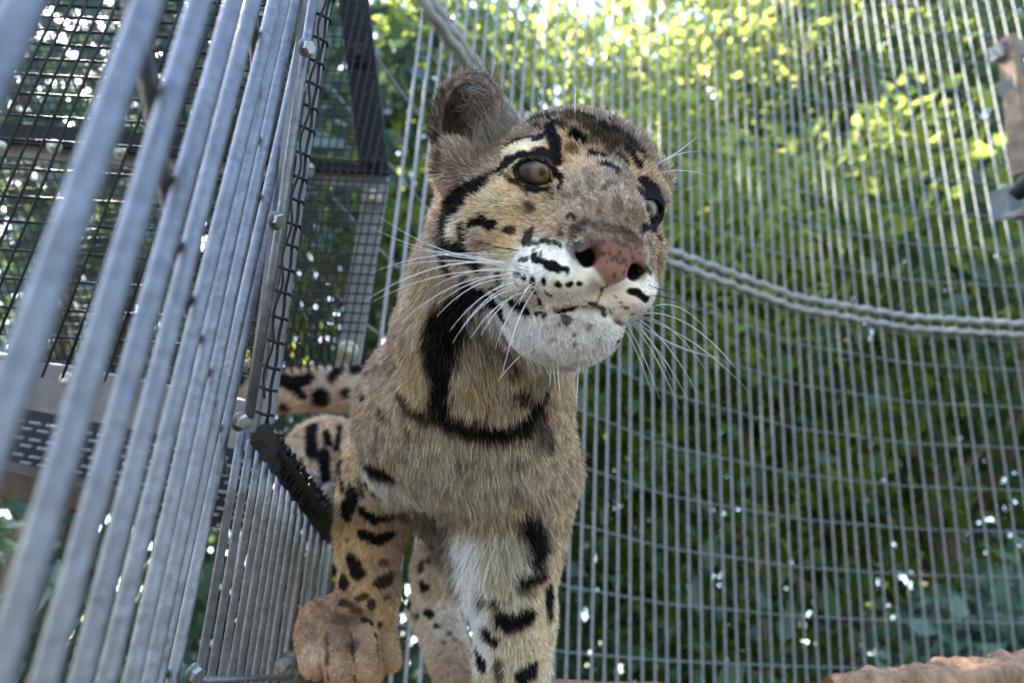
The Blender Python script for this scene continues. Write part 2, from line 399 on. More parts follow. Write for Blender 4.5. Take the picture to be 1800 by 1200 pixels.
def hexbolt(px, py, z, r, parent, ang=.3, nrm=(.86, -.16, -.5)):
    c = P(px, py, z); nv = np.array(nrm, float); nv /= np.linalg.norm(nv)
    w = MB().disc(W(c), RW @ nv, r * 1.3, r * .25, 24, None, r * .06).build('washer', M_zinc, parent, True)
    c2 = c + nv * r * .28
    b = MB().disc(W(c2), RW @ nv, r, r * .95, 6, None, r * .14).build('bolt_head', M_bolt, parent)
for bx, by, bz in ((536, 85, .372), (484, 388, .36), (420, 740, .345), (340, 1182, .33)):
    hexbolt(bx, by, bz, .0036, panel)
# upper door edge: black wire ends wrapped round the flat bar
bw = empty('mesh_edge_lashing', PW(480, 740, .38)); tag(bw, 'black wire edge with loops wrapped round the flat bar at the door opening', 'wire')
e0, e1 = P(583, -30, .392), P(468, 745, .375)
MB().tube([W(e0 + (e1 - e0) * s_ + np.array([.0004 * math.sin(s_ * 60), 0, 0])) for s_ in np.linspace(0, 1, 60)], .0009, 8).build('edge_wire', M_black, bw, True)
e2, e3 = P(575, -30, .385), P(461, 700, .372)
MB().tube([W(e2 + (e3 - e2) * s_ + np.array([.0012 * math.sin(s_ * 45), 0, 0])) for s_ in np.linspace(0, 1, 60)], .0007, 8).build('edge_wire', M_black, bw, True)
for k in range(19):
    s_ = (k + .5 + .15 * rng.random()) / 19
    c = e0 + (e1 - e0) * s_
    loop = [c + np.array([-.0085, .0015, .003]), c + np.array([-.006, .0018, -.0035]), c + np.array([-.001, -.0002, -.004]), c + np.array([.0022, -.001, -.001]), c + np.array([.0016, -.0016, .003])]
    MB().tube([W(q) for q in loop], .00085, 8).build('loop', M_black, bw, True)
# lower barred panel below the opening
lp = empty('lower_barred_panel', PW(450, 1200, .5)); tag(lp, 'lower panel of thin galvanised bars under the door opening beside the paw', 'panel')
lx = [383, 403, 421, 437, 451, 465, 477, 489, 501, 514, 527, 540, 553, 566, 579]
for i, xb in enumerate(lx):
    u = i / 14; z = .36 + .36 * u; sl_ = -.175 + .05 * u; ty = 770 + 175 * u
    MB().tube([PW(xb + sl_ * (y - 1000), y, z) for y in np.linspace(ty - 10, 1330, 6)], .0021, 12).build('bar', M_zinc, lp, True)
MB().tube([PW(360, 1195, .365), PW(470, 1190, .5), PW(575, 1186, .72)], .002, 8).build('cross_wire', M_zinc, lp, True)
M_shade = mat_plain('shade_strip_dark', (.022, .018, .016), .85, 0, .6, 90, 1.0)
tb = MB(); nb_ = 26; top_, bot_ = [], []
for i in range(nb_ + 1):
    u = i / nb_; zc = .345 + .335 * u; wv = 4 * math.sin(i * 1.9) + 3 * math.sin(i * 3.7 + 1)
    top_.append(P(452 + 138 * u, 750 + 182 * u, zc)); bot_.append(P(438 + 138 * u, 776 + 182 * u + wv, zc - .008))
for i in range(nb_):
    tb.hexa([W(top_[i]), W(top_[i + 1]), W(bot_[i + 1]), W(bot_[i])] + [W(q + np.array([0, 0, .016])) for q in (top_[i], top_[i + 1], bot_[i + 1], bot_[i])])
tb.build('shade_strip', M_shade, lp)  # added dark strip: shadow over the bar tops built as a shape
ls = empty('black_lashing', PW(520, 850, .55)); tag(ls, 'black wire lashing wound along the slanting edge under the hind paw', 'wire')
l0, l1 = P(462, 752, .385), P(592, 938, .74)
MB().tube([W(l0 + (l1 - l0) * s_) for s_ in np.linspace(0, 1, 12)], np.linspace(.002, .005, 12), 8).build('core', M_darkbeam, ls, True)
cp = []
for s_ in np.linspace(0, 1, 900):
    r_ = .004 + .0085 * s_; a = s_ * 190 + 1.1 * math.sin(s_ * 57)
    cp.append(W(l0 + (l1 - l0) * s_ + np.array([math.cos(a) * .6, math.cos(a) * .8, math.sin(a)]) * r_ * (1 + .15 * math.sin(s_ * 131))))
MB().tube(cp, .0014, 6).build('coil', M_black, ls, True)

# ================================================================ MESH DOOR FRAME AND BLACK WIRE PANELS
door = empty('mesh_door', PW(620, 640, .9)); tag(door, 'black wire mesh panel on a steel angle frame with round washers', 'mesh door')
th = RW @ np.array([0, 0, .012])
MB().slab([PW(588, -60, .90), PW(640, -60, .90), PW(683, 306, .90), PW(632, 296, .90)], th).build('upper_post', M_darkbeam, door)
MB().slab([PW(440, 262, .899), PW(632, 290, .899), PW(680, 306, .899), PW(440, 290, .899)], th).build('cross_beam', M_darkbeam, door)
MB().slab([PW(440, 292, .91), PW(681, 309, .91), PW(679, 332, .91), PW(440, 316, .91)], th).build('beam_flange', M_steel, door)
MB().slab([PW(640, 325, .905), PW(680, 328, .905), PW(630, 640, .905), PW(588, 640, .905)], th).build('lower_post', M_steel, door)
def washer(px, py, z, rpx, parent, mat=M_washer, nrm=(.1, -.25, -1)):
    r = rpx * z / F; c = P(px, py, z); nv = np.array(nrm, float); nv /= np.linalg.norm(nv)
    MB().disc(W(c), RW @ nv, r, .0035, 28, None, .0012).build('washer', mat, parent, True)
    MB().disc(W(c + nv * .0035), RW @ nv, r * .42, .004, 20, None, .0015).build('screw_head', mat, parent, True)
    MB().disc(W(c + nv * .0075), RW @ nv, r * .16, .0012, 12, None, .0003).build('screw_socket', mat, parent, True)
for q in ((655, 348, .895, 15), (612, 615, .895, 18), (538, 300, .895, 16)): washer(*q, door)
washer(632, 97, .893, 20, door, M_darkbeam); washer(655, 285, .893, 16, door, M_darkbeam)
def wires(parent, fam, z, r, mat=M_black, n=5, name='wire'):
    for a, b_ in fam:
        a = np.array(a, float); b_ = np.array(b_, float)
        pts = []
        for s_ in np.linspace(0, 1, n):
            q = a + (b_ - a) * s_; zz = z(q) if callable(z) else z
            pts.append(PW(q[0] + rng.normal() * .4, q[1] + rng.normal() * .4, zz))
        MB().tube(pts, r, 6).build(name, mat, parent, True)
def clipx(y, x): return x
fam = []
for k in range(33):                                    # level wires of the door mesh
    y = -20 + k * 20.3 * (1 - .0035 * (k - 10)); xr = min(683, 640 + max(0, min(300, y)) * .145) if y < 320 else 683 - (y - 320) * .16
    fam.append(((450, y - 6), (xr, y + 5)))
wires(door, fam, .888, .0011)
fam = []
for k in range(20):
    x0 = 498 + k * 14.5
    pts = [(x0 - .20 * y, y) for y in range(-40, 660, 10)]
    ok = [p for p in pts if 440 < p[0] < (640 + max(0, min(300, p[1])) * .145 if p[1] < 320 else 683 - (p[1] - 320) * .16) - 1]
    if len(ok) > 4: fam.append((ok[0], ok[-1]))
wires(door, fam, .886, .0011)
fam = [((480 + k * 9, 320 + 0 * k), (440 + k * 11.5, 640)) for k in range(16)]
wires(door, fam, .97, .0009)

wires(door, [((440, y), (690, y + 4)) for y in range(640, 960, 17)], 1.25, .0013)
wires(door, [((x0, 630), (x0 - 40, 960)) for x0 in range(450, 720, 13)], 1.252, .0013)
side = empty('black_mesh_panel', PW(150, 640, .6)); tag(side, 'black wire mesh side panel behind the nearest bars', 'mesh panel')
fam = [((70 + k * 23 + .35 * k * k, -30), (70 + k * 23 + .35 * k * k - 670 * (.47 - .008 * k), 640 + .15 * max(0, k * 15))) for k in range(19)]
wires(side, fam, .56, .00115)
fam = [((-60, y - 5), (470, y + 26)) for y in (-15, 5, 26, 50, 75, 101, 130, 164, 203, 246, 297, 346, 390, 440, 490, 540, 588, 632)]
wires(side, fam, .563, .00115)
back = empty('fine_mesh_panel', PW(150, 640, .9)); tag(back, 'finer black wire mesh panel farther behind the left bars', 'mesh panel')
fam = [((-80 + k * 15, -30), (-80 + k * 15 + 250, 700)) for k in range(-14, 34)]
wires(back, fam, 1.0, .0012)
fam = [((-40, y + 10), (470, y - 6)) for y in range(-20, 700, 15)]
wires(back, fam, 1.003, .0012)
bm = empty('steel_angle_beam', PW(120, 250, .62)); tag(bm, 'dark steel angle crossing behind the nearest bars with pale washers', 'beam')
t2 = RW @ np.array([0, 0, .01])
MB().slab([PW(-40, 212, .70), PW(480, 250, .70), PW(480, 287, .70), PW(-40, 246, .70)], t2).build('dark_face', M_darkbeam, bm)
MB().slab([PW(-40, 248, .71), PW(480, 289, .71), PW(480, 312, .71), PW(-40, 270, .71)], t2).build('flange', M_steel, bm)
for q in ((4, 258, .70, 10), (97, 258, .70, 13), (212, 268, .70, 13)): washer(*q, bm)
gb = empty('galvanised_beam', PW(150, 700, .6)); tag(gb, 'broad galvanised beam low behind the nearest bars with a round bolt', 'beam')
MB().slab([PW(-40, 614, .64), PW(432, 704, .64), PW(432, 792, .64), PW(-40, 702, .64)], t2).build('face', M_steel, gb)
washer(120, 667, .636, 14, gb); washer(430, 640, .40, 10, gb)
fl = empty('dark_floor_grid', PW(200, 800, .8)); tag(fl, 'dark floor grid with modelled glints under the galvanised beam at left', 'grid')
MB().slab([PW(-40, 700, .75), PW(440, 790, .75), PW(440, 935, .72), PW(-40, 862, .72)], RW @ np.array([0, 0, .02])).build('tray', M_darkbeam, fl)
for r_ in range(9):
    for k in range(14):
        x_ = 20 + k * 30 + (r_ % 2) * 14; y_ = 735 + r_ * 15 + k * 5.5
        MB().slab([PW(x_, y_, .715), PW(x_ + 19, y_ + 3, .715), PW(x_ + 19, y_ + 6.5, .715), PW(x_, y_ + 3.5, .715)], RW @ np.array([0, 0, .004])).build('glint_bar', M_steel, fl)  # glints on the black mesh put in as small pale bars
M_tar2 = mat_plain('brown_board', (.09, .065, .045), .85, 0, .5, 40, .6)
wb = empty('timber_beam', PW(100, 860, .8)); tag(wb, 'brown timber beam edge under the dark floor grid at left', 'beam')
MB().slab([PW(-40, 815, .70), PW(260, 880, .70), PW(260, 912, .70), PW(-40, 872, .70)], RW @ np.array([0, 0, .03])).build('board', M_tar2, wb)

# ================================================================ LOG UNDER THE CAT
def noisy_log(name, pts, r, mat, label, cat, n=48, amp=.08, seed=0, fr=9):
    rs = np.random.default_rng(seed); o = empty(name, W(np.mean(pts, 0))); tag(o, label, cat)
    pts = np.array(pts, float); k = 150; n = n * 2; s = np.linspace(0, len(pts) - 1, k)
    C = np.stack([np.interp(s, range(len(pts)), pts[:, j]) for j in range(3)], 1); R = np.interp(s, range(len(pts)), r)
    ph = rs.random((34, 3)) * 6.28; fq = rs.normal(size=(34, 2)) * np.array([[fr * (1 + q * .28), 3 + q * .35] for q in range(34)])
    V = []
    for i in range(k):
        t = C[min(i + 1, k - 1)] - C[max(0, i - 1)]; t /= np.linalg.norm(t)
        a = np.cross(t, [0, 0, 1.0]); a /= np.linalg.norm(a); b = np.cross(t, a)
        for j in range(n):
            th = 2 * PI * j / n; h = 0
            for q in range(34): h += math.sin(fq[q, 0] * i / k * 3 + round(fq[q, 1]) * th + ph[q, 0]) / (1 + .7 * q)
            V.append(W(C[i] + (math.cos(th) * a + math.sin(th) * b) * R[i] * (1 + amp * .45 * h)))
    Fc = [(i * n + j, i * n + (j + 1) % n, (i + 1) * n + (j + 1) % n, (i + 1) * n + j) for i in range(k - 1) for j in range(n)]
    Fc += [tuple(range(n)), tuple((k - 1) * n + j for j in reversed(range(n)))]
    link('trunk', mesh('trunk', V, Fc, mat, True), o)
    return o
noisy_log('log', [P(470, 1290, .60), P(700, 1290, .64), P(1000, 1290, .62), P(1300, 1300, .62)], [.040, .040, .040, .038], M_log, 'brown bark log the cat stands on along the bottom edge', 'log', seed=3)
noisy_log('log', [P(1460, 1270, .66), P(1640, 1247, .68), P(1800, 1232, .70), P(2000, 1225, .72)], [.034, .037, .043, .045], M_log, 'rough pinkish brown log end at the bottom right corner', 'log', amp=.2, seed=5)
M_lichen = mat_plain('lichen_bark', (.15, .125, .085), .9, 0, .6, 140, 1.0)
noisy_log('branch_stub', [P(484, 1200, .60), P(515, 1186, .59), P(545, 1215, .58)], [.012, .015, .016], M_lichen, 'lichen covered branch stub beside the big front paw', 'branch', n=24, amp=.25, seed=8)

# ================================================================ THE CLOUDED LEOPARD
HR = np.array([[0.94506341, 0.19966898, 0.2611828], [-0.18635452, 0.98073959, -0.07593319], [0.27170339, -0.02311466, -0.96254635]])  # head axes (left, up, forward) as columns
HR[:, 1] /= np.linalg.norm(HR[:, 1]); HO = np.array([0.0392, 0.0765, 0.380])
def H(x, y, z): return HO + HR @ (np.array([x, y, z], float) / 100)      # head-local centimetres -> camera-aligned metres
def hl(p): return (np.asarray(p) - HO) @ HR * 100
# field grid: finer where the animal is nearer (u = x/z, v = y/z, w = ln z)
CELL = 3.5 / F
u0, u1 = (365 - 900) / F, (1240 - 900) / F
v0, v1 = (600 - 1370) / F, (600 - 75) / F
w0, w1 = math.log(.285), math.log(1.13)
U = np.arange(u0, u1, CELL); Vv = np.arange(v0, v1, CELL); Wl = np.arange(w0, w1, CELL)
field = np.full((len(U), len(Vv), len(Wl)), 9.0, np.float32)
EZ = np.exp(Wl)
def box(c, R):
    z0 = max(c[2] - R, .25); z1 = c[2] + R
    us = [(c[0] + s * R) / z for s in (-1, 1) for z in (z0, z1)]; vs = [(c[1] + s * R) / z for s in (-1, 1) for z in (z0, z1)]
    a = [np.searchsorted(U, min(us)), np.searchsorted(U, max(us)), np.searchsorted(Vv, min(vs)), np.searchsorted(Vv, max(vs)), np.searchsorted(Wl, math.log(z0)), np.searchsorted(Wl, math.log(z1))]
    sl = (slice(a[0], a[1]), slice(a[2], a[3]), slice(a[4], a[5]))
    z = EZ[sl[2]][None, None, :]
    return sl, U[sl[0]][:, None, None] * z, Vv[sl[1]][None, :, None] * z, z
def put(sl, d, k, op):
    A = field[sl]; d = d.astype(np.float32)
    if op == 'u':
        h = np.clip(.5 + .5 * (A - d) / k, 0, 1); field[sl] = A * (1 - h) + d * h - k * h * (1 - h)
    else:
        h = np.clip(.5 - .5 * (A + d) / k, 0, 1); field[sl] = A * (1 - h) - d * h + k * h * (1 - h)
def ell(c, r, ax=None, k=1.0, op='u'):
    """ellipsoid: centre (m), radii (cm), axes as columns, blend k (cm)"""
    r = np.array(r, float) / 100; k = k / 100; ax = np.eye(3) if ax is None else ax
    sl, X, Y, Z = box(c, r.max() + 1.5 * k + .004)
    dx, dy, dz = X - c[0], Y - c[1], Z - c[2]
    q = [(dx * ax[0, i] + dy * ax[1, i] + dz * ax[2, i]) / r[i] for i in range(3)]
    k0 = np.sqrt(q[0] ** 2 + q[1] ** 2 + q[2] ** 2); k1 = np.sqrt((q[0] / r[0]) ** 2 + (q[1] / r[1]) ** 2 + (q[2] / r[2]) ** 2) + 1e-9
    put(sl, k0 * (k0 - 1) / k1, k, op)
def cone(a, ra, b, rb, k=1.0, op='u'):
    a = np.array(a, float); b = np.array(b, float); ra /= 100; rb /= 100; k = k / 100
    c = (a + b) / 2; R = np.linalg.norm(a - b) / 2 + max(ra, rb) + 1.5 * k + .004
    sl, X, Y, Z = box(c, R); ab = b - a; L2 = ab @ ab
    t = np.clip(((X - a[0]) * ab[0] + (Y - a[1]) * ab[1] + (Z - a[2]) * ab[2]) / L2, 0, 1)
    d = np.sqrt((X - a[0] - t * ab[0]) ** 2 + (Y - a[1] - t * ab[1]) ** 2 + (Z - a[2] - t * ab[2]) ** 2) - (ra + (rb - ra) * t)
    put(sl, d, k, op)
def he(x, y, z, r, k=1.0, op='u', ax=None): ell(H(x, y, z), r, HR if ax is None else HR @ ax, k, op)
def hc(a, ra, b, rb, k=1.0, op='u'): cone(H(*a), ra, H(*b), rb, k, op)
def rotx(a): c, s = math.cos(a), math.sin(a); return np.array([[1, 0, 0], [0, c, -s], [0, s, c]])
def roty(a): c, s = math.cos(a), math.sin(a); return np.array([[c, 0, s], [0, 1, 0], [-s, 0, c]])
def rotz(a): c, s = math.cos(a), math.sin(a); return np.array([[c, -s, 0], [s, c, 0], [0, 0, 1]])
# --- trunk, shoulders, legs, tail (pixel, pixel, depth)
ell(P(806, 735, .60), (7.0, 7.4, 8.0), None, 2.5)
cone(P(800, 760, .66), 7.0, P(725, 790, .93), 6.8, 3)
ell(P(708, 745, .62), (3.4, 6.2, 6.5), None, 3)
ell(P(916, 745, .585), (3.2, 6.0, 6.0), None, 3)
cone(H(-1.2, -1.5, -7), 5.0, P(820, 700, .56), 6.6, 3)                     # neck
cone(P(835, 600, .53), 4.3, P(855, 760, .54), 5.0, 3)
ell(P(914, 868, .572), (3.1, 4.4, 3.4), None, 3)
ell(P(672, 850, .632), (2.9, 4.0, 3.2), None, 3)
# near right-hand foreleg
cone(P(925, 830, .57), 3.5, P(905, 960, .56), 3.1, 2.5)
cone(P(905, 960, .56), 3.1, P(905, 1080, .55), 2.75, 1.5)
cone(P(905, 1080, .55), 2.75, P(897, 1235, .54), 2.6, 1)
ell(P(885, 1300, .53), (4.2, 2.4, 5.0), None, 1.5)
cone(P(850, 930, .58), 2.4, P(835, 1000, .58), 1.7, 2.2)                   # elbow fur
cone(P(775, 860, .63), 2.9, P(803, 975, .635), 1.5, 2.2)                   # far upper arm, inner side
# left-hand foreleg
cone(P(668, 835, .63), 3.0, P(650, 930, .635), 2.6, 2.0)
cone(P(650, 930, .635), 2.6, P(648, 1040, .63), 2.35, 1.5)
cone(P(648, 1040, .63), 2.35, P(640, 1100, .625), 2.6, 1.2)
ell(P(612, 1115, .636), (3.5, 2.3, 2.8), None, 1.5)
for a, ra, b, rb in ((P(545, 1112, .604), 1.30, P(553, 1166, .578), 1.12), (P(588, 1110, .597), 1.28, P(599, 1184, .560), 1.12),
                     (P(636, 1112, .597), 1.28, P(647, 1182, .563), 1.10), (P(674, 1120, .610), 1.12, P(684, 1162, .594), .9)):
    cone(a, ra, b, rb, .16)
ell(P(605, 1082, .622), (3.7, 1.7, 2.2), None, 1.0)
# hind legs
ell(P(576, 822, .95), (6.0, 6.4, 7.0), rotz(.3), 3)
cone(P(600, 860, .93), 4.2, P(620, 980, .92), 2.0, 2)
for q in (P(547, 842, .86), P(580, 864, .85)): cone(q, 1.05, q + np.array([.012, -.004, .03]), 1.2, .5)
cone(P(800, 900, .88), 3.6, P(772, 1000, .86), 2.9, 2)
cone(P(772, 1000, .86), 2.9, P(760, 1070, .86), 2.6, 1.2)
cone(P(760, 1070, .86), 2.5, P(795, 1165, .80), 2.4, 1.2)
ell(P(812, 1195, .78), (2.2, 1.8, 2.6), None, 1)
cone(P(700, 700, 1.0), 3.2, P(610, 682, 1.01), 2.7, 2)
cone(P(610, 682, 1.01), 2.7, P(470, 688, 1.02), 2.75, 1)
cone(P(470, 688, 1.02), 2.75, P(395, 700, 1.02), 2.4, 1)
# --- head (local centimetres: left, up, forward)
he(0, .5, -4.3, (4.7, 4.0, 5.2), 1)
he(0, 2.0, -1.4, (3.4, 2.3, 2.6), 1.5)
he(0, -3.0, -4.6, (4.7, 4.2, 4.6), 1.5); he(-4.1, -2.0, -5.8, (2.1, 3.4, 3.2), 1.6); he(3.6, -2.0, -5.8, (2.0, 3.2, 3.0), 1.6)
for s in (-1, 1):
    he(s * 3.5, -2.7, -2.6, (2.1, 3.0, 3.0), 1.4)                           # cheek
    he(s * 3.0, 1.15, -.5, (1.7, .75, 1.4), .8, ax=rotz(-s * .25))          # brow
    he(s * 3.1, -1.6, -.4, (1.5, .8, 1.6), .9)                              # cheekbone
    he(s * 1.4, -4.75, 3.1, (1.55, 1.35, 1.95), 1.0, ax=roty(s * .25))       # whisker pad
    he(s * 2.3, -5.0, .7, (1.35, 1.2, 2.4), 1.1); hc((s * 1.8, -2.7, -.6), 2.1, (s * 1.15, -3.3, 2.9), 1.75, 1.2)
hc((0, .6, -.6), 2.1, (0, -1.9, 3.9), 1.35, 1.2)                            # bridge
hc((0, -1.0, 2.0), 1.9, (0, -3.2, 3.6), 1.7, 1)
hc((0, -7.1, 2.6), 1.45, (0, -6.4, -1.5), 2.3, 1.4)                         # lower jaw
hc((0, -6.6, -1.5), 2.3, (0, -5.0, -5), 3.4, 1.2)
he(0, -6.9, 3.0, (1.7, 1.2, 1.2), 1.3)
# nose leather
he(0, -2.95, 5.05, (1.5, .75, .7), .4)
he(0, -3.9, 5.05, (.85, 1.0, .6), .45)
for s in (-1, 1): he(s * 1.15, -3.35, 4.85, (.58, .75, .75), .35)
# mouth groove, nostrils, eye sockets
for s in (-1, 1):
    for i in range(8):
        t = i / 7; a = (s * 2.6 * t, -5.75 - .45 * math.sin(t * 2.6) - .25 * t, 4.9 - 3.8 * t * t)
        t2 = (i + 1) / 7; b_ = (s * 2.6 * t2, -5.75 - .45 * math.sin(t2 * 2.6) - .25 * t2, 4.9 - 3.8 * t2 * t2)
        hc(a, .13, b_, .13, .3, 's')
    nc = (-1.12, -3.85) if s < 0 else (1.02, -3.98)
    he(nc[0], nc[1], 5.3, (.36, .46, .8) if s < 0 else (.30, .36, .7), .15, 's')
    hc((nc[0] + s * .15, nc[1] - .02, 5.2), .24, (s * 1.95, -3.65, 4.2), .12, .15, 's')
hc((0, -4.6, 5.75), .07, (0, -5.6, 5.2), .10, .2, 's')
EYE = {}
for s in (-1, 1):
    e = {-1: (-3.0, .25, -.05), 1: (2.85, -.15, -.1)}[s]
    he(*e, (1.45, 1.35, 1.3), .6)
    g = (HR.T @ ({-1: np.array([.30, -.14, -1.0]), 1: np.array([.30, -.14, -1.0])}[s])); g /= np.linalg.norm(g)
    EYE[s] = (np.array(e), g)
    he(*e, (1.16, 1.16, 1.16), .05, 's')
    # almond opening: cutter runs along the outward direction
    od = np.array([s * .25, -.05, 1.0]); od /= np.linalg.norm(od)
    xx = np.array([1, s * .18, 0]); xx -= od * xx.dot(od); xx /= np.linalg.norm(xx); yy = np.cross(od, xx)
    ctr = np.array(e) + od * 1.2
    he(*(ctr - yy * .17), (.94, .57, 1.5), .12, 's', ax=np.stack([xx, yy, od], 1))
    hc(tuple(ctr - xx * s * .5 - yy * .1), .5, tuple(ctr - xx * s * 1.25 - yy * .45), .12, .12, 's')   # inner corner
# ears
for s in (-1, 1):
    ea = np.stack([np.array([.92, s * .0, s * .38]), np.array([-s * .28, .95, -.1]), np.cross([.92, 0, s * .38], [-s * .28, .95, -.1])], 1)
    ea[:, 0] /= np.linalg.norm(ea[:, 0]); ea[:, 2] /= np.linalg.norm(ea[:, 2]); ea[:, 1] = np.cross(ea[:, 2], ea[:, 0])
    if s < 0:
        c = np.array([-5.9, 3.05, -5.3]); he(*c, (2.0, 2.75, 1.6), .9, ax=ea)
        he(c[0] - .1, c[1] + .0, c[2] + 1.3, (1.4, 2.2, 1.9), .3, 's', ax=ea)
        he(c[0] + .6, c[1] - 2.6, c[2] + .4, (1.9, 1.2, 1.5), .8, ax=ea)
        he(c[0] - .5, c[1] - 2.7, c[2] + 1.0, (.8, 1.3, .9), .5, ax=ea)
    else:
        c = np.array([6.1, 3.0, -6.9]); hc((3.6, 1.6, -6.0), 2.2, (5.9, 2.4, -6.9), 1.25, 1.0); he(*c, (1.3, 1.5, 1.0), .9, ax=ea)
        he(c[0], c[1] + .2, c[2] + 1.2, (.9, 1.1, 1.1), .3, 's', ax=ea)
# --- surface nets
def surface_nets(f):
    s = f < 0
    nx, ny, nz = f.shape
    c = np.zeros((nx - 1, ny - 1, nz - 1), np.int8)
    for i in (0, 1):
        for j in (0, 1):
            for k in (0, 1): c += s[i:nx - 1 + i, j:ny - 1 + j, k:nz - 1 + k]
    act = (c > 0) & (c < 8); I, J, K = np.nonzero(act); n = len(I)
    ids = np.full(act.shape, -1, np.int32); ids[I, J, K] = np.arange(n)
    acc = np.zeros((n, 3)); cnt = np.zeros(n)
    cv = {(i, j, k): f[I + i, J + j, K + k] for i in (0, 1) for j in (0, 1) for k in (0, 1)}
    for ax in range(3):
        for p in (0, 1):
            for q in (0, 1):
                a = [0, 0, 0]; o = [x for x in range(3) if x != ax]; a[o[0]] = p; a[o[1]] = q; b_ = list(a); b_[ax] = 1
                fa, fb = cv[tuple(a)], cv[tuple(b_)]; mm = (fa < 0) != (fb < 0)
                t = np.where(mm, fa / np.where(mm, fa - fb, 1), 0)
                pos = np.tile(np.array(a, float), (n, 1)); pos[:, ax] = t
                acc += pos * mm[:, None]; cnt += mm
    pos = acc / cnt[:, None] + np.stack([I, J, K], 1)
    quads = []
    for ax in range(3):
        o = [x for x in range(3) if x != ax]
        sl0 = [slice(1, d - 1) for d in f.shape]; sl0[ax] = slice(0, f.shape[ax] - 1); sl1 = list(sl0); sl1[ax] = slice(1, f.shape[ax])
        A_, B_ = s[tuple(sl0)], s[tuple(sl1)]; g_ = np.stack(np.nonzero(A_ != B_), 1)
        inside = A_[tuple(g_.T)]
        base = g_.copy(); base[:, o[0]] += 1; base[:, o[1]] += 1
        qs = []
        for da, db in ((0, 0), (1, 0), (1, 1), (0, 1)):
            cc = base.copy(); cc[:, o[0]] -= da; cc[:, o[1]] -= db; qs.append(ids[tuple(cc.T)])
        qs = np.stack(qs, 1); flip = inside if ax != 1 else ~inside
        qs[flip] = qs[flip][:, ::-1]; quads.append(qs)
    return pos, np.concatenate(quads)
gp, quads = surface_nets(field)
del field
zz = np.exp(w0 + gp[:, 2] * CELL); BV = np.stack([(u0 + gp[:, 0] * CELL) * zz, (v0 + gp[:, 1] * CELL) * zz, zz], 1)
quads = quads[(quads >= 0).all(1)]
def vnormals(V, Q):
    n = np.cross(V[Q[:, 2]] - V[Q[:, 0]], V[Q[:, 3]] - V[Q[:, 1]]); vn = np.zeros_like(V)
    for i in range(4): np.add.at(vn, Q[:, i], n)
    return vn / (np.linalg.norm(vn, axis=1)[:, None] + 1e-12)
VN = vnormals(BV, quads)
if (VN * BV).sum(1)[BV[:, 2] < np.percentile(BV[:, 2], 5)].mean() > 0: quads = quads[:, ::-1]; VN = -VN
bvh = BVHTree.FromPolygons(BV.tolist(), quads.tolist())
def hit(px, py):
    d = Vector(P(px, py, 1.0)); d.normalize(); r = bvh.ray_cast(Vector((0, 0, 0)), d)
    return None if r[0] is None else np.array(r[0])
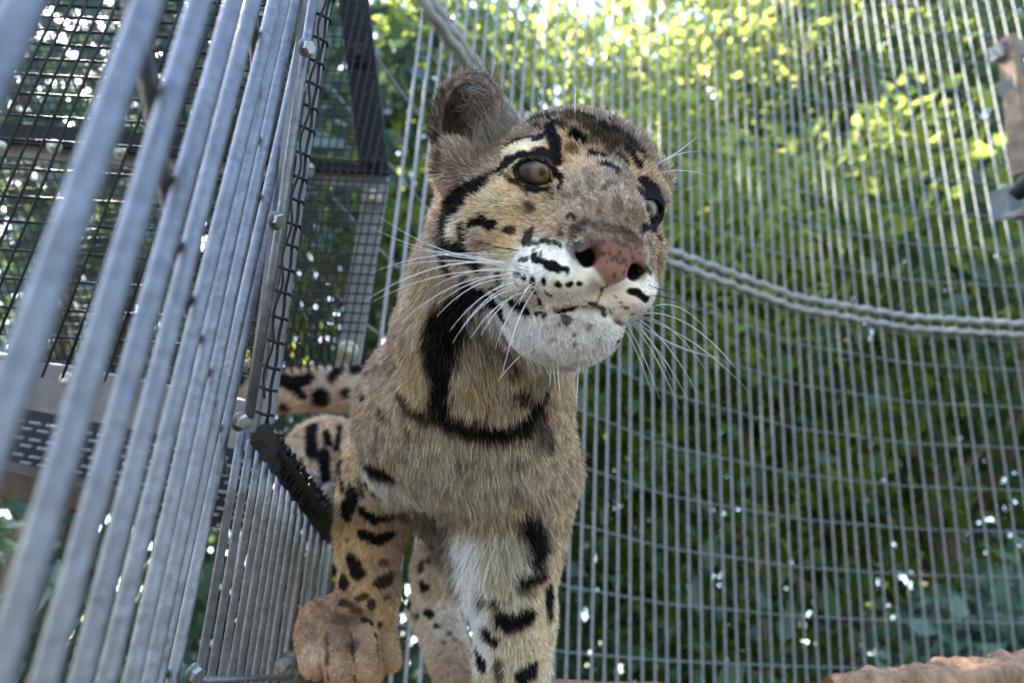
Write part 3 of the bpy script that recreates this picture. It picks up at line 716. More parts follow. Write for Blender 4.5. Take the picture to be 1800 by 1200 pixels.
# --- coat: base tones, hair length and lie, from sites on the skin
def lin(c): c = np.array(c, float) / 255; c = c * .80 + c.mean() * .20; return np.where(c <= .04045, c / 12.92, ((c + .055) / 1.055) ** 2.4)
ALB = 1.95
SITES = [
 (998,243,15,(206,162,112),.5,None),(1016,285,13,(196,152,108),.45,None),(985,268,9,(206,164,118),.4,None),(1108,300,9,(196,156,112),.4,None),(1128,300,8,(200,164,120),.4,None),(1045,300,10,(160,128,98),.4,None),  # px, py, reach px, tone, hair cm, lie (right, up, away)
 (1000,262,22,(178,140,102),.55,None),(960,215,30,(120,100,82),.8,None),(1050,225,30,(128,106,86),.8,None),(1100,250,22,(118,98,80),.7,None),(1120,290,16,(165,132,98),.5,None),
 (870,240,30,(150,124,98),.7,None),(900,262,12,(214,178,136),.4,None),(930,258,12,(218,182,140),.4,None),(820,285,26,(146,124,104),.8,None),(985,300,9,(205,172,142),.35,None),
 (1040,330,28,(148,124,100),.4,None),(1060,385,26,(128,106,88),.3,None),(1020,360,20,(144,120,96),.35,None),(1095,330,18,(136,112,92),.4,None),(1070,300,18,(122,102,90),.4,None),
 (865,345,22,(190,152,110),.6,None),(880,380,22,(194,156,114),.6,None),(930,370,18,(165,132,98),.5,None),(965,395,16,(160,128,98),.35,None),(990,410,12,(130,108,90),.3,None),
 (800,315,18,(160,142,122),.9,None),(800,385,10,(205,185,158),.9,None),(840,440,16,(150,130,112),.8,None),(795,470,20,(160,142,122),1.0,None),(855,470,12,(190,175,158),.8,None),
 (930,445,16,(214,202,184),.45,None),(985,450,16,(218,208,192),.4,None),(1010,480,14,(214,206,194),.35,None),(960,485,18,(206,198,186),.5,None),(960,525,18,(156,147,137),.55,None),(1020,525,16,(168,159,150),.45,None),
 (1105,510,18,(214,206,194),.4,None),(1135,500,12,(214,200,180),.5,None),(1090,555,16,(186,178,168),.5,None),(1125,570,12,(186,178,168),.6,None),
 (890,575,14,(236,232,236),.9,(-.2,-1,.2)),(925,605,16,(222,218,220),1.0,(-.1,-1,.2)),(985,575,20,(162,153,145),.6,(-.1,-1,.1)),(1000,625,22,(198,192,188),.9,(0,-1,.3)),(1045,600,18,(172,163,155),.7,(0,-1,.2)),
 (1130,335,12,(120,96,76),.5,None),(1160,430,14,(150,120,90),.6,None),(1145,460,12,(130,104,80),.5,None),
 (845,175,18,(128,106,90),.7,(.5,.9,-.3)),(770,180,18,(128,108,94),.7,(-.4,.9,-.3)),(800,140,16,(118,100,88),.6,(0,1,-.3)),(800,230,20,(66,50,46),.8,(-.1,.9,-.2)),(840,230,14,(150,132,116),1.0,(-.7,.5,-.3)),(800,282,16,(120,102,92),1.1,(-.3,.8,-.3)),
 (760,420,12,(150,130,112),1.1,(-.5,-.6,.5)),(775,500,16,(150,130,108),1.3,(-.3,-1,.3)),
 (860,590,24,(122,112,102),1.9,(.15,-1,-.1)),(870,640,26,(150,134,112),2.2,(.15,-1,-.1)),(850,700,26,(176,154,122),2.4,(.05,-1,-.1)),(910,690,20,(150,134,112),2.1,(.1,-1,-.1)),
 (745,550,24,(172,146,114),1.6,(-.3,-1,.2)),(735,620,24,(176,150,116),1.6,(-.3,-1,.1)),(690,610,24,(150,124,104),1.1,(-.5,-1,.3)),(660,670,24,(148,122,102),1.0,(-.5,-1,.3)),(720,680,26,(172,142,108),1.5,(-.3,-1,.1)),
 (635,740,22,(142,120,98),1.0,(-.3,-1,.3)),(690,760,34,(152,130,104),1.3,(.2,-1,0)),(740,800,34,(154,134,110),1.7,(.3,-1,0)),(660,800,22,(140,118,98),1.1,(.1,-1,.1)),
 (820,790,36,(148,136,118),2.0,(.1,-1,0)),(880,800,36,(146,126,104),2.0,(.1,-1,0)),(860,860,36,(150,140,124),2.1,(.1,-1,0)),(975,700,26,(172,140,104),1.3,(.1,-1,.2)),(985,780,24,(168,138,104),1.2,(.1,-1,.2)),(940,850,30,(160,136,108),1.7,(.1,-1,.1)),
 (990,880,16,(160,132,100),.9,(.05,-1,.2)),(980,960,16,(164,134,100),.8,(0,-1,.2)),
 (760,850,22,(148,136,120),1.5,(.2,-1,0)),(770,910,22,(112,104,96),1.5,(.2,-1,0)),(800,960,18,(120,112,104),1.8,(.15,-1,0)),
 (850,920,16,(160,148,132),2.4,(.0,-1,-.1)),(832,985,17,(222,214,204),2.6,(-.1,-1,-.1)),(895,930,28,(154,138,116),2.0,(.1,-1,0)),(900,990,22,(172,158,136),1.6,(.2,-1,0)),(843,1078,10,(214,206,196),.9,(0,-1,0)),(900,1050,20,(172,152,126),1.2,(.2,-1,0)),
 (955,1040,18,(180,146,106),.7,(0,-1,.1)),(945,1110,18,(182,150,112),.7,(0,-1,.1)),(845,1140,12,(200,192,180),.8,(0,-1,0)),(900,1140,18,(172,148,116),.9,(0,-1,0)),(900,1190,22,(168,142,112),.8,(0,-1,0)),(950,1170,16,(184,152,114),.7,(0,-1,.1)),
 (690,870,18,(176,168,158),1.2,(.1,-1,0)),(640,870,14,(168,142,110),.8,(0,-1,0)),(605,940,16,(172,136,94),.6,(0,-1,.1)),(640,970,18,(162,130,94),.6,(0,-1,0)),(685,940,16,(146,126,106),.8,(0,-1,0)),(685,1010,14,(138,116,94),.7,(0,-1,0)),(630,1030,16,(162,126,86),.5,(0,-1,0)),
 (600,1070,16,(126,94,68),.45,(-.3,-1,-.3)),(540,1100,14,(140,106,74),.4,(-.4,-1,-.2)),(600,1100,14,(126,92,64),.28,(-.1,-1,-.3)),(660,1090,16,(150,116,82),.28,(.1,-1,-.2)),(555,1160,14,(160,126,94),.4,(-.1,-1,-.1)),(598,1165,14,(142,106,74),.4,(0,-1,-.1)),(650,1160,14,(146,110,76),.4,(0,-1,-.1)),(690,1100,14,(160,124,86),.5,(.1,-1,.2)),(571,1130,6,(84,56,40),.28,(0,-1,-.2)),(619,1140,6,(78,52,38),.3,(0,-1,-.2)),(574,1160,5,(96,62,44),.3,(0,-1,-.2)),  # last three sites darken the tone between toes in place of shade
 (780,1000,18,(160,134,108),.8,(0,-1,0)),(740,1060,16,(164,140,116),.7,(0,-1,0)),(780,1110,18,(166,142,116),.7,(0,-1,0)),(800,1160,16,(150,116,86),.6,(.1,-1,0)),(750,1000,12,(150,128,104),.7,(0,-1,0)),
 (590,760,26,(178,138,102),.8,(-.4,-.8,.2)),(520,780,20,(170,134,102),.8,(-.6,-.5,.2)),(600,850,22,(178,140,104),.8,(-.1,-1,.1)),(547,842,12,(140,124,110),.4,(-.6,-.3,-.6)),(580,866,12,(136,120,108),.4,(-.6,-.3,-.6)),
 (600,650,20,(186,152,128),1.2,(-1,-.1,0)),(520,650,18,(184,154,134),1.2,(-1,-.1,0)),(500,710,18,(176,144,116),1.2,(-1,-.1,0)),(600,715,18,(176,144,114),1.2,(-1,-.1,0)),(430,680,20,(150,124,104),1.2,(-1,-.1,0)),
]
S_p, S_s, S_c, S_l, S_f = [], [], [], [], []
for px, py, rr, c, ln, fl_ in SITES:
    h = hit(px, py)
    if h is None: continue
    S_p.append(h); S_s.append(rr * 1.2 * h[2] / F); S_c.append(lin(c)); S_l.append(ln * (.42 if (430 < py < 645 and px > 870) else .5 if py < 235 and px > 900 else .85 if py < 560 or (py < 645 and px > 870) else .7 if (560 < py < 880 and px > 620) else .8 if (py > 1085 and px < 700) else .85))
    if fl_ is None:
        d = h - H(0, -2.2, 6.5); d = d / np.linalg.norm(d); S_f.append(d)
    else: S_f.append(np.array(fl_, float) / np.linalg.norm(fl_))
S_p, S_s, S_c, S_l, S_f = map(np.array, (S_p, S_s, S_c, S_l, S_f))
def blend(p):
    out_c = np.zeros((len(p), 3)); out_l = np.zeros(len(p)); out_f = np.zeros((len(p), 3))
    for a in range(0, len(p), 40000):
        q = p[a:a + 40000]; d2 = ((q[:, None, :] - S_p[None]) ** 2).sum(2) / S_s[None] ** 2
        w = np.exp(-d2 * .5) + 2e-3 / (1 + d2) ** 3; w /= w.sum(1)[:, None]
        out_c[a:a + 40000] = w @ S_c; out_l[a:a + 40000] = w @ S_l; out_f[a:a + 40000] = w @ S_f
    return out_c, out_l, out_f
# --- smooth 3-D value noise
_tab = rng.random((32, 32, 32)).astype(np.float32)
def vnoise(p, s):
    q = p * s + 100; i = np.floor(q).astype(int); f = q - i; f = f * f * (3 - 2 * f); r = 0
    for a in (0, 1):
        for b_ in (0, 1):
            for c in (0, 1):
                w = (f[:, 0] if a else 1 - f[:, 0]) * (f[:, 1] if b_ else 1 - f[:, 1]) * (f[:, 2] if c else 1 - f[:, 2])
                r = r + w * _tab[(i[:, 0] + a) % 32, (i[:, 1] + b_) % 32, (i[:, 2] + c) % 32]
    return r
# --- markings, plus painted shade in the toe furrows: strokes laid on the skin (pixel polyline, radius px, darkness)
MARKS = [
 ([(573,1116),(575,1150),(577,1192)],2.2,.62),([(617,1114),(621,1150),(624,1192)],2.2,.62),([(663,1118),(667,1165)],1.8,.55),([(590,1090),(615,1096),(640,1090)],6,.25),([(560,1085),(575,1090)],4,.25), ([(985,330),(1000,350)],4,.4),([(1018,402),(1055,396),(1095,406),(1125,430)],7,.5),([(1030,300),(1040,330)],6,.3),([(1062,250),(1072,262)],6,.8),([(1000,255),(1010,262)],4,.6),([(990,280),(1000,300)],4,.3),([(1020,395),(1050,402),(1080,405)],5,.35),([(1010,400),(1003,425),(1010,450)],6,.6),([(935,212),(975,202),(1010,200)],6,.7),([(1040,222),(1060,232),(1085,240)],6,.8),([(1010,330),(1030,360)],5,.3),([(1080,340),(1090,370)],5,.3),([(860,250),(880,240)],4,.4),([(845,470),(860,478)],5,.6),([(935,440),(945,436)],3,.5),([(1100,300),(1108,312)],5,.6),  # leading strokes put the shade between the toes into the coat colour
 ([(655,610),(680,590)],5,.35),([(700,640),(690,660)],6,.4),([(720,600),(715,625)],6,.4),([(665,760),(680,775)],5,.4),([(760,790),(780,800)],5,.35),([(850,800),(860,790)],5,.35),([(900,850),(915,860)],5,.35),([(960,700),(970,715)],6,.5),([(985,680)],5,.5),([(960,850),(970,870)],6,.4),([(700,570),(712,560)],5,.4),
 ([(925,553),(960,554),(990,547),(1015,538),(1040,536)],2.5,1),([(1040,536),(1056,543),(1066,556)],2,.9),([(1066,498),(1058,515),(1045,532)],1.5,.8),([(590,1085),(625,1090),(650,1080)],9,.3),
 ([(1008,232),(1028,243)],6,1),([(1036,268),(1056,272)],7,1),([(1064,288),(1080,296)],6,1),([(1088,276),(1098,288)],6,1),([(1110,275),(1122,286)],8,1),([(1085,303)],4,.8),
 ([(965,222),(974,245),(976,270),(979,283)],8,1),([(940,245),(965,228),(975,215)],5,1),([(895,254),(915,245),(940,240),(962,232)],3.5,1),
 ([(880,291),(900,280),(918,272),(942,266),(966,270),(980,285)],6,1),([(890,288),(870,300),(852,315)],4,1),([(852,316),(832,326)],8,1),([(840,328),(812,345)],17,1),([(810,350),(792,372)],24,1),([(788,376),(784,395)],18,1),
 ([(828,392),(850,391),(866,396)],9,1),([(812,400),(810,418)],8,1),([(785,430),(803,440),(825,452),(838,462)],13,1),([(783,445),(792,465)],14,1),([(812,420),(822,440)],9,1),([(902,404),(889,408)],6,.95),([(780,412),(772,420)],6,.8),
 ([(895,316),(915,328)],4.5,.9),([(918,335),(924,340)],5,.7),([(924,362),(936,370)],6,.8),([(1000,381),(1006,386)],4.5,.9),([(932,412),(922,421)],9,.95),([(920,428),(955,424),(986,431)],3.5,.9),([(880,302),(890,310)],4,.7),([(908,292),(912,305)],4,.9),
 ([(914,457),(926,459)],3.5,.9),([(936,452),(952,459),(972,470),(994,476)],6.5,1),([(950,444),(954,450)],3,.8),([(904,483),(916,486)],3,.8),([(921,488)],4.8,1),([(935,493)],5.8,1),([(957,496)],6.3,1),([(981,500)],6.3,1),([(999,501)],5.3,1),([(1017,500)],4.8,1),([(940,513)],5.8,1),([(961,515)],5.3,1),([(948,530)],5.8,1),([(905,497),(912,503)],3,.6),
 ([(1110,510),(1123,517),(1137,525)],5,1),([(1090,530)],3,.8),([(1102,543)],3,.8),([(1113,552),(1126,560)],3.5,.8),([(1145,578),(1118,598),(1085,602)],6,1),([(1095,540)],2.5,.6),([(1080,520)],2.5,.5),([(1105,565)],3,.7),
 ([(872,500),(884,515)],8,1),([(888,517),(905,530)],11,1),([(908,533),(928,545)],9,1),([(880,480),(885,500)],6,1),([(860,530),(880,548)],7,.9),
 ([(990,558),(1002,566)],4,.8),([(975,598)],4,.6),([(1013,605)],4,.7),([(1012,590)],3,.7),([(1035,575)],4,.6),([(985,570)],3,.6),
 ([(1130,318),(1148,330),(1160,348),(1167,372)],8,1),([(1122,338),(1145,340),(1160,358),(1165,382),(1152,402),(1130,403)],7,1),([(1160,418),(1168,432)],5,.9),([(1143,478),(1132,470)],4,.8),([(1150,440),(1156,455)],4,.6),
 ([(905,298),(912,315),(930,330),(955,334),(975,332)],5,1),([(975,300),(988,315),(985,328)],7,1),([(962,342),(974,347)],3.5,.8),
 ([(985,213),(1010,206),(1040,212)],7,.75),([(1050,232),(1075,250)],8,.8),([(1090,250),(1110,262)],8,.85),([(930,215),(950,208)],6,.8),([(880,212),(905,205)],6,.8),([(1020,215),(1030,225)],5,.8),([(900,228),(912,224)],4,.6),([(1040,250),(1050,245)],4,.6),([(958,203),(966,208)],5,.9),([(986,216),(994,222)],4,.9),([(1026,204),(1040,208)],6,.95),([(1056,220),(1066,226)],6,.95),([(1082,226),(1092,236)],6,.95),([(1106,246),(1116,256)],6,.95),([(1072,212),(1080,214)],5,.9),([(1126,266),(1132,274)],5,.9),([(1046,236),(1054,238)],4,.9),([(1098,262),(1104,268)],4,.9),([(1000,196),(1012,198)],5,.9),([(940,222),(950,226)],3.5,.8),([(900,212),(912,208)],4,.8),
 ([(768,240),(775,285),(770,300)],6,.8),
 ([(835,500),(812,535)],18,1),([(815,535),(800,565)],25,1),([(795,570),(782,600)],32,1),([(778,605),(772,640)],31,1),([(774,645),(780,690)],22,1),([(778,695),(776,722)],18,1),([(785,732),(815,744)],17,1),([(820,748),(855,752),(890,757),(915,750)],17,1),([(915,748),(932,728),(945,700)],12,1),([(943,700),(955,675),(966,650)],7,1),([(935,745),(945,735)],14,.85),
 ([(845,505),(865,530),(885,555)],12,1),([(905,622),(900,652)],5,.8),([(912,678),(920,697)],9,1),([(850,630),(866,626)],4,.7),([(888,590),(896,612)],6,.7),([(885,560),(905,580)],5,.6),
 ([(950,755),(962,785)],11,.75),([(930,770),(945,790)],8,.5),([(710,700),(730,722),(752,734)],11,.85),([(760,730),(740,725)],10,.9),([(674,722),(681,736)],5,.8),([(634,682)],8,.85),([(638,702)],6,.7),([(728,758),(724,776)],5,.7),([(645,660),(662,655)],5,.5),([(660,650),(690,640)],4,.4),
 ([(812,815)],8,.7),([(910,814)],9,.65),([(965,812)],5,.7),([(1000,812)],5,.7),([(940,830)],4,.5),([(985,840)],4,.5),([(990,770)],5,.6),([(975,740)],4,.5),([(1003,720)],4,.5),([(870,850)],5,.4),([(700,820)],5,.4),([(750,840)],5,.3),
 ([(655,828),(690,834)],13,1),([(650,852),(662,866)],8,.95),([(640,870),(636,850)],6,.8),
 ([(622,868),(610,902)],13,1),([(638,900),(660,914),(688,906)],7,1),([(640,940),(665,948),(686,939)],9,1),([(619,984),(628,1006)],11,1),([(602,1018),(604,1026)],9,1),([(675,990)],7,.7),([(667,1024),(681,1020)],8,.9),([(686,1012)],5,.8),([(628,1054),(642,1049)],4,.9),([(653,1062)],7,.9),([(640,1090)],5,.9),([(652,1094),(640,1088)],4,.9),([(666,1098)],4,.9),([(680,1050)],3.5,.9),([(600,1058),(610,1062)],5,.8),([(618,1066),(630,1075)],5,.7),([(660,1116)],3.5,.9),([(612,950)],4,.6),
 ([(548,750),(545,775),(549,798)],11,1),([(575,730),(572,760),(577,780)],8,1),([(596,750),(590,790)],6,1),([(568,798),(572,838)],12,1),([(600,820),(604,858)],8,.95),([(503,790)],10,1),([(510,758)],7,.9),([(528,808),(532,822)],4,.9),([(606,770),(608,790)],5,.8),([(520,740)],5,.8),
 ([(478,662),(510,674),(540,666)],13,1),([(520,685),(530,695)],9,1),([(592,652),(585,662)],13,1),([(626,650)],13,1),([(563,700)],19,1),([(606,690)],9,1),([(498,715)],11,1),([(473,695)],11,1),([(640,700)],9,.9),([(420,670)],14,1),([(430,710)],10,1),
 ([(928,915),(935,930)],13,1),([(940,940),(946,965)],17,1),([(945,970),(940,985)],12,1),([(918,1020),(946,1014)],11,1),([(965,1035),(967,1085)],9,1),([(885,1092),(905,1097),(926,1085)],12,1),([(830,1055),(850,1057),(875,1062)],5,.95),([(855,1113),(870,1126)],8,1),([(832,1118)],5,.9),([(840,1148),(848,1168)],9,1),([(875,1165),(880,1192)],7,.85),([(918,1192),(936,1178)],10,1),([(955,1000)],4,.5),([(925,1040),(935,1045)],5,.7),([(872,1070)],5,.7),([(890,1060),(900,1055)],3,.5),
 ([(745,1030)],8,1),([(738,1003),(742,990)],5,.9),([(718,1058),(720,1064)],7,1),([(733,1083)],4,.9),([(750,1076),(757,1082)],5,1),([(768,1101)],4,.9),([(790,1114)],3.5,.8),([(780,1130)],3,.6),([(800,1125)],3,.6),([(755,985)],5,.9),([(725,1080)],4,.6),
]
M_seg = []
for pts, r_, dk in MARKS:
    px0, py0 = pts[0]
    hs = [hit(*q) for q in pts]; hs = [h for h in hs if h is not None]
    if not hs: continue
    if len(hs) == 1: hs = hs * 2
    for a, b_ in zip(hs[:-1], hs[1:]):
        if np.linalg.norm(a - b_) > .09: continue
        far_ = 0 if (py0 > 620 and px0 < 620 and a[2] > .8) else 1
        M_seg.append((a, b_, (r_ * (1.1 if far_ else .95) + 1.5 * far_ + (1.2 if (py0 < 312 and px0 > 980) else 0)) * (a[2] + b_[2]) / 2 / F, dk))
# spots on the flanks turned away from the lens
NBm = -BV / np.linalg.norm(BV, axis=1)[:, None]; facing = (VN * NBm).sum(1)
hid = np.nonzero((facing < -.05) & (BV[:, 2] > .56) & (BV[:, 1] > -.12))[0]
for i in rng.choice(hid, 170, replace=False):
    M_seg.append((BV[i], BV[i] + rng.normal(size=3) * .006, .004 + .009 * rng.random(), .95))
def dark(p, jit=0.0):
    q = p + (np.stack([vnoise(p, 260), vnoise(p + 3.1, 260), vnoise(p + 7.7, 260)], 1) - .5) * .0028
    v = np.zeros(len(p))
    for a, b_, r_, dk in M_seg:
        lo = np.minimum(a, b_) - r_ * 1.8; hi = np.maximum(a, b_) + r_ * 1.8
        mm = np.nonzero(((q > lo) & (q < hi)).all(1))[0]
        if not len(mm): continue
        x = q[mm]; ab = b_ - a; t = np.clip(((x - a) @ ab) / (ab @ ab + 1e-12), 0, 1)
        d = np.linalg.norm(x - a - t[:, None] * ab, axis=1) / r_
        v[mm] = np.maximum(v[mm], dk * np.clip((1.22 - d) / .32, 0, 1))
    return v
# bare skin: eye rims and nose leather
def rimdist(p):
    l = hl(p); return np.minimum(np.linalg.norm(l - EYE[-1][0], axis=1), np.linalg.norm(l - EYE[1][0], axis=1)), l
NOSE = [np.array(q) for q in ([(1026,418),(1055,418),(1085,424),(1112,436),(1130,452)], [(1035,450),(1070,450),(1105,466)], [(1050,470),(1068,482),(1090,476)])]
N_p = []
for ln_ in NOSE:
    for a, b_ in zip(ln_[:-1], ln_[1:]):
        for t in np.linspace(0, 1, 6):
            h = hit(*(a + (b_ - a) * t))
            if h is not None: N_p.append(h)
N_p = np.array(N_p)
def nosemask(p):
    l = hl(p)
    x = np.abs(l[:, 0]); y = l[:, 1]; z = l[:, 2]
    top = -2.66 - .2 * x; bot = np.interp(x, [0, .3, .7, 1.1, 1.75], [-4.95, -4.85, -4.5, -4.1, -3.6])
    side = np.clip((1.56 - x) * 5, 0, 1)
    return np.clip((top - y) * 5, 0, 1) * np.clip((y - bot) * 5, 0, 1) * side * np.clip((z - 4.35) * 4, 0, 1)
def coat(p):
    c, ln, fw = blend(p)
    n1 = vnoise(p, 150); n2 = vnoise(p + 5, 420); n3 = vnoise(p + 9, 60)
    c = c * (.80 + .26 * n1 + .16 * n3)[:, None] * (.80 + .22 * n2 + .22 * vnoise(p + 17, 900))[:, None]
    tick = np.clip((vnoise(p + 2, 330) - .58) * 6, 0, 1) * np.clip((vnoise(p + 4, 45) - .32) * 3, 0, .9) * np.clip((p[:, 1] + .19) * 25, 0, 1)   # faint ticking
    body_ = np.clip((.035 - p[:, 1]) * 30, 0, 1) * np.clip((p[:, 1] + .19) * 25, 0, 1)
    tick = np.maximum(tick, body_ * np.clip((vnoise(p + 31, 170) - .52) * 6, 0, 1) * np.clip((vnoise(p + 41, 35) - .30) * 4, 0, .8))
    tick = tick * np.clip(1.45 - c.mean(1) * 3.4, 0, 1)
    c = c * (1 - .75 * tick[:, None])
    dk = dark(p)
    blk = np.array([.0028, .0028, .0034])
    c = c * ALB * (1 - dk[:, None]) + blk * dk[:, None]
    return c, ln, fw, dk
vc, vl, vf, vd = coat(BV)
rd, lv = rimdist(BV)
nm = nosemask(BV)
rim = np.clip((1.50 - rd) * 7, 0, 1) * (lv[:, 2] > -1.0)
skin_c = vc * (.45 + .75 * np.clip(vc.mean(1), 0, .6))[:, None]
pink = np.array([.34, .17, .135]); spot = np.clip((vnoise(BV, 520) * .5 + vnoise(BV + 3, 230) * .6 - .64) * 7, 0, 1)
for px, py, rr in ((1038,421,4),(1052,428,9),(1060,420,5),(1084,424,7),(1098,430,8),(1108,438,5),(1121,436,4),(1112,450,5),(1080,456,8),(1092,460,9),(1070,446,4),(1100,468,5),(1081,483,4),(1046,449,3),(1040,438,3),(1126,446,4),(1088,446,4),(1066,462,3),(1060,476,2)):
    h = hit(px, py)
    if h is not None:
        q_ = BV + (np.stack([vnoise(BV, 420), vnoise(BV + 3, 420), vnoise(BV + 7, 420)], 1) - .5) * .003
        spot = np.maximum(spot, np.clip((1.25 - np.linalg.norm(q_ - h, axis=1) / (rr * h[2] / F)) / .5, 0, .85))
nose_c = pink * (.85 + .3 * vnoise(BV, 90))[:, None] * (1 - .82 * spot[:, None]) + np.array([.03, .018, .02]) * spot[:, None]
nd = np.clip(1.0 - np.minimum(np.linalg.norm(lv - [-1.05, -3.6, 5.0], axis=1), np.linalg.norm(lv - [1.05, -3.6, 5.0], axis=1)) / .62, 0, 1)
cc_ = skin_c * (1 - rim[:, None]) + np.array([.008, .007, .008]) * rim[:, None]
cc_ = cc_ * (1 - nm[:, None]) + nose_c * nm[:, None]
nh_ = np.minimum(np.linalg.norm((lv - [-1.22, -3.85, 4.9]) / [.5, .5, .75], axis=1), np.linalg.norm((lv - [1.12, -3.98, 4.9]) / [.5, .5, .75], axis=1))
nh_ = np.clip((1 - nh_) * 6, 0, 1)
cc_ = cc_ * (1 - nh_[:, None]) + .006 * nh_[:, None]  # nostril hollows blackened in the colour for the shade inside
nb = np.clip(1.35 - np.minimum(np.linalg.norm((lv - [-1.62, -3.3, 4.9]) / [.5, 1.05, 1.0], axis=1), np.linalg.norm((lv - [1.6, -3.8, 4.8]) / [.35, .6, .9], axis=1)), 0, 1)
cc_ = cc_ * (1 - .93 * nb[:, None]) + np.array([.012, .010, .011]) * .93 * nb[:, None]
earin = np.exp(-(np.linalg.norm((lv - [-5.9, 2.9, -4.4]) / [1.5, 2.3, 1.6], axis=1)) ** 2)
cc_ = cc_ * (1 - .5 * earin[:, None]) + np.array([.10, .055, .05]) * .5 * earin[:, None]
mth = np.exp(-((lv[:, 1] + 5.9) / .22) ** 2) * (np.abs(lv[:, 0]) < .9) * (lv[:, 2] > 3.5)
cc_ = cc_ * (1 - .8 * mth[:, None]) + np.array([.05, .02, .018]) * .8 * mth[:, None]
wet = np.clip(nm, 0, 1)

M_skin, t_, b_ = nodes('coat_skin')
a_ = N(t_, 'ShaderNodeAttribute'); a_.attribute_name = 'tone'; t_.links.new(a_.outputs['Color'], b_.inputs['Base Color'])
w_ = N(t_, 'ShaderNodeAttribute'); w_.attribute_name = 'wet'
mr = N(t_, 'ShaderNodeMapRange'); mr.inputs['To Min'].default_value = .75; mr.inputs['To Max'].default_value = .46; b_.inputs['Specular IOR Level'].default_value = .22
t_.links.new(w_.outputs['Fac'], mr.inputs['Value']); t_.links.new(mr.outputs[0], b_.inputs['Roughness'])
gp_ = N(t_, 'ShaderNodeNewGeometry'); vo = N(t_, 'ShaderNodeTexVoronoi'); vo.inputs['Scale'].default_value = 1100; t_.links.new(gp_.outputs['Position'], vo.inputs['Vector'])
bp = N(t_, 'ShaderNodeBump'); bp.inputs['Strength'].default_value = .35; bp.inputs['Distance'].default_value = .0005
t_.links.new(vo.outputs['Distance'], bp.inputs['Height']); t_.links.new(bp.outputs[0], b_.inputs['Normal'])

cat = empty('leopard', PW(800, 1180, .62)); tag(cat, 'clouded leopard standing on the log with its head turned right', 'leopard')
me = mesh('body', W(BV), quads, M_skin, True)
at_ = me.attributes.new('tone', 'FLOAT_COLOR', 'POINT'); at_.data.foreach_set('color', np.concatenate([cc_, np.ones((len(cc_), 1))], 1).astype(np.float32).ravel())
at_ = me.attributes.new('wet', 'FLOAT', 'POINT'); at_.data.foreach_set('value', wet.astype(np.float32))
link('body', me, cat)

def strands(name, pts, rad, colr, mat, parent):
    """pts (n,k,3) world; rad (n,k); colr (n,3)"""
    n, k, _ = pts.shape
    cu = bpy.data.hair_curves.new(name); cu.add_curves([k] * n)
    cu.attributes['position'].data.foreach_set('vector', pts.astype(np.float32).ravel())
    ra = cu.attributes.get('radius') or cu.attributes.new('radius', 'FLOAT', 'POINT')
    ra.data.foreach_set('value', rad.astype(np.float32).ravel())
    ca = cu.attributes.new('tone', 'FLOAT_COLOR', 'CURVE'); ca.data.foreach_set('color', np.concatenate([colr, np.ones((n, 1))], 1).astype(np.float32).ravel())
    cu.materials.append(mat)
    return link(name, cu, parent)
M_fur, t_, b_ = nodes('fur')
a_ = N(t_, 'ShaderNodeAttribute'); a_.attribute_name = 'tone'
ci_ = N(t_, 'ShaderNodeHairInfo')
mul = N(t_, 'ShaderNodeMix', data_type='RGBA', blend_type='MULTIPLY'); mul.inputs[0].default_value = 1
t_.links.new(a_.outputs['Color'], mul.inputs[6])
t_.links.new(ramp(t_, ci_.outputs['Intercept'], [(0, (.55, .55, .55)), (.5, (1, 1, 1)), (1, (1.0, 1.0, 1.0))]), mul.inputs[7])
t_.links.new(mul.outputs[2], b_.inputs['Base Color']); b_.inputs['Roughness'].default_value = .55
b_.inputs['Specular IOR Level'].default_value = .12

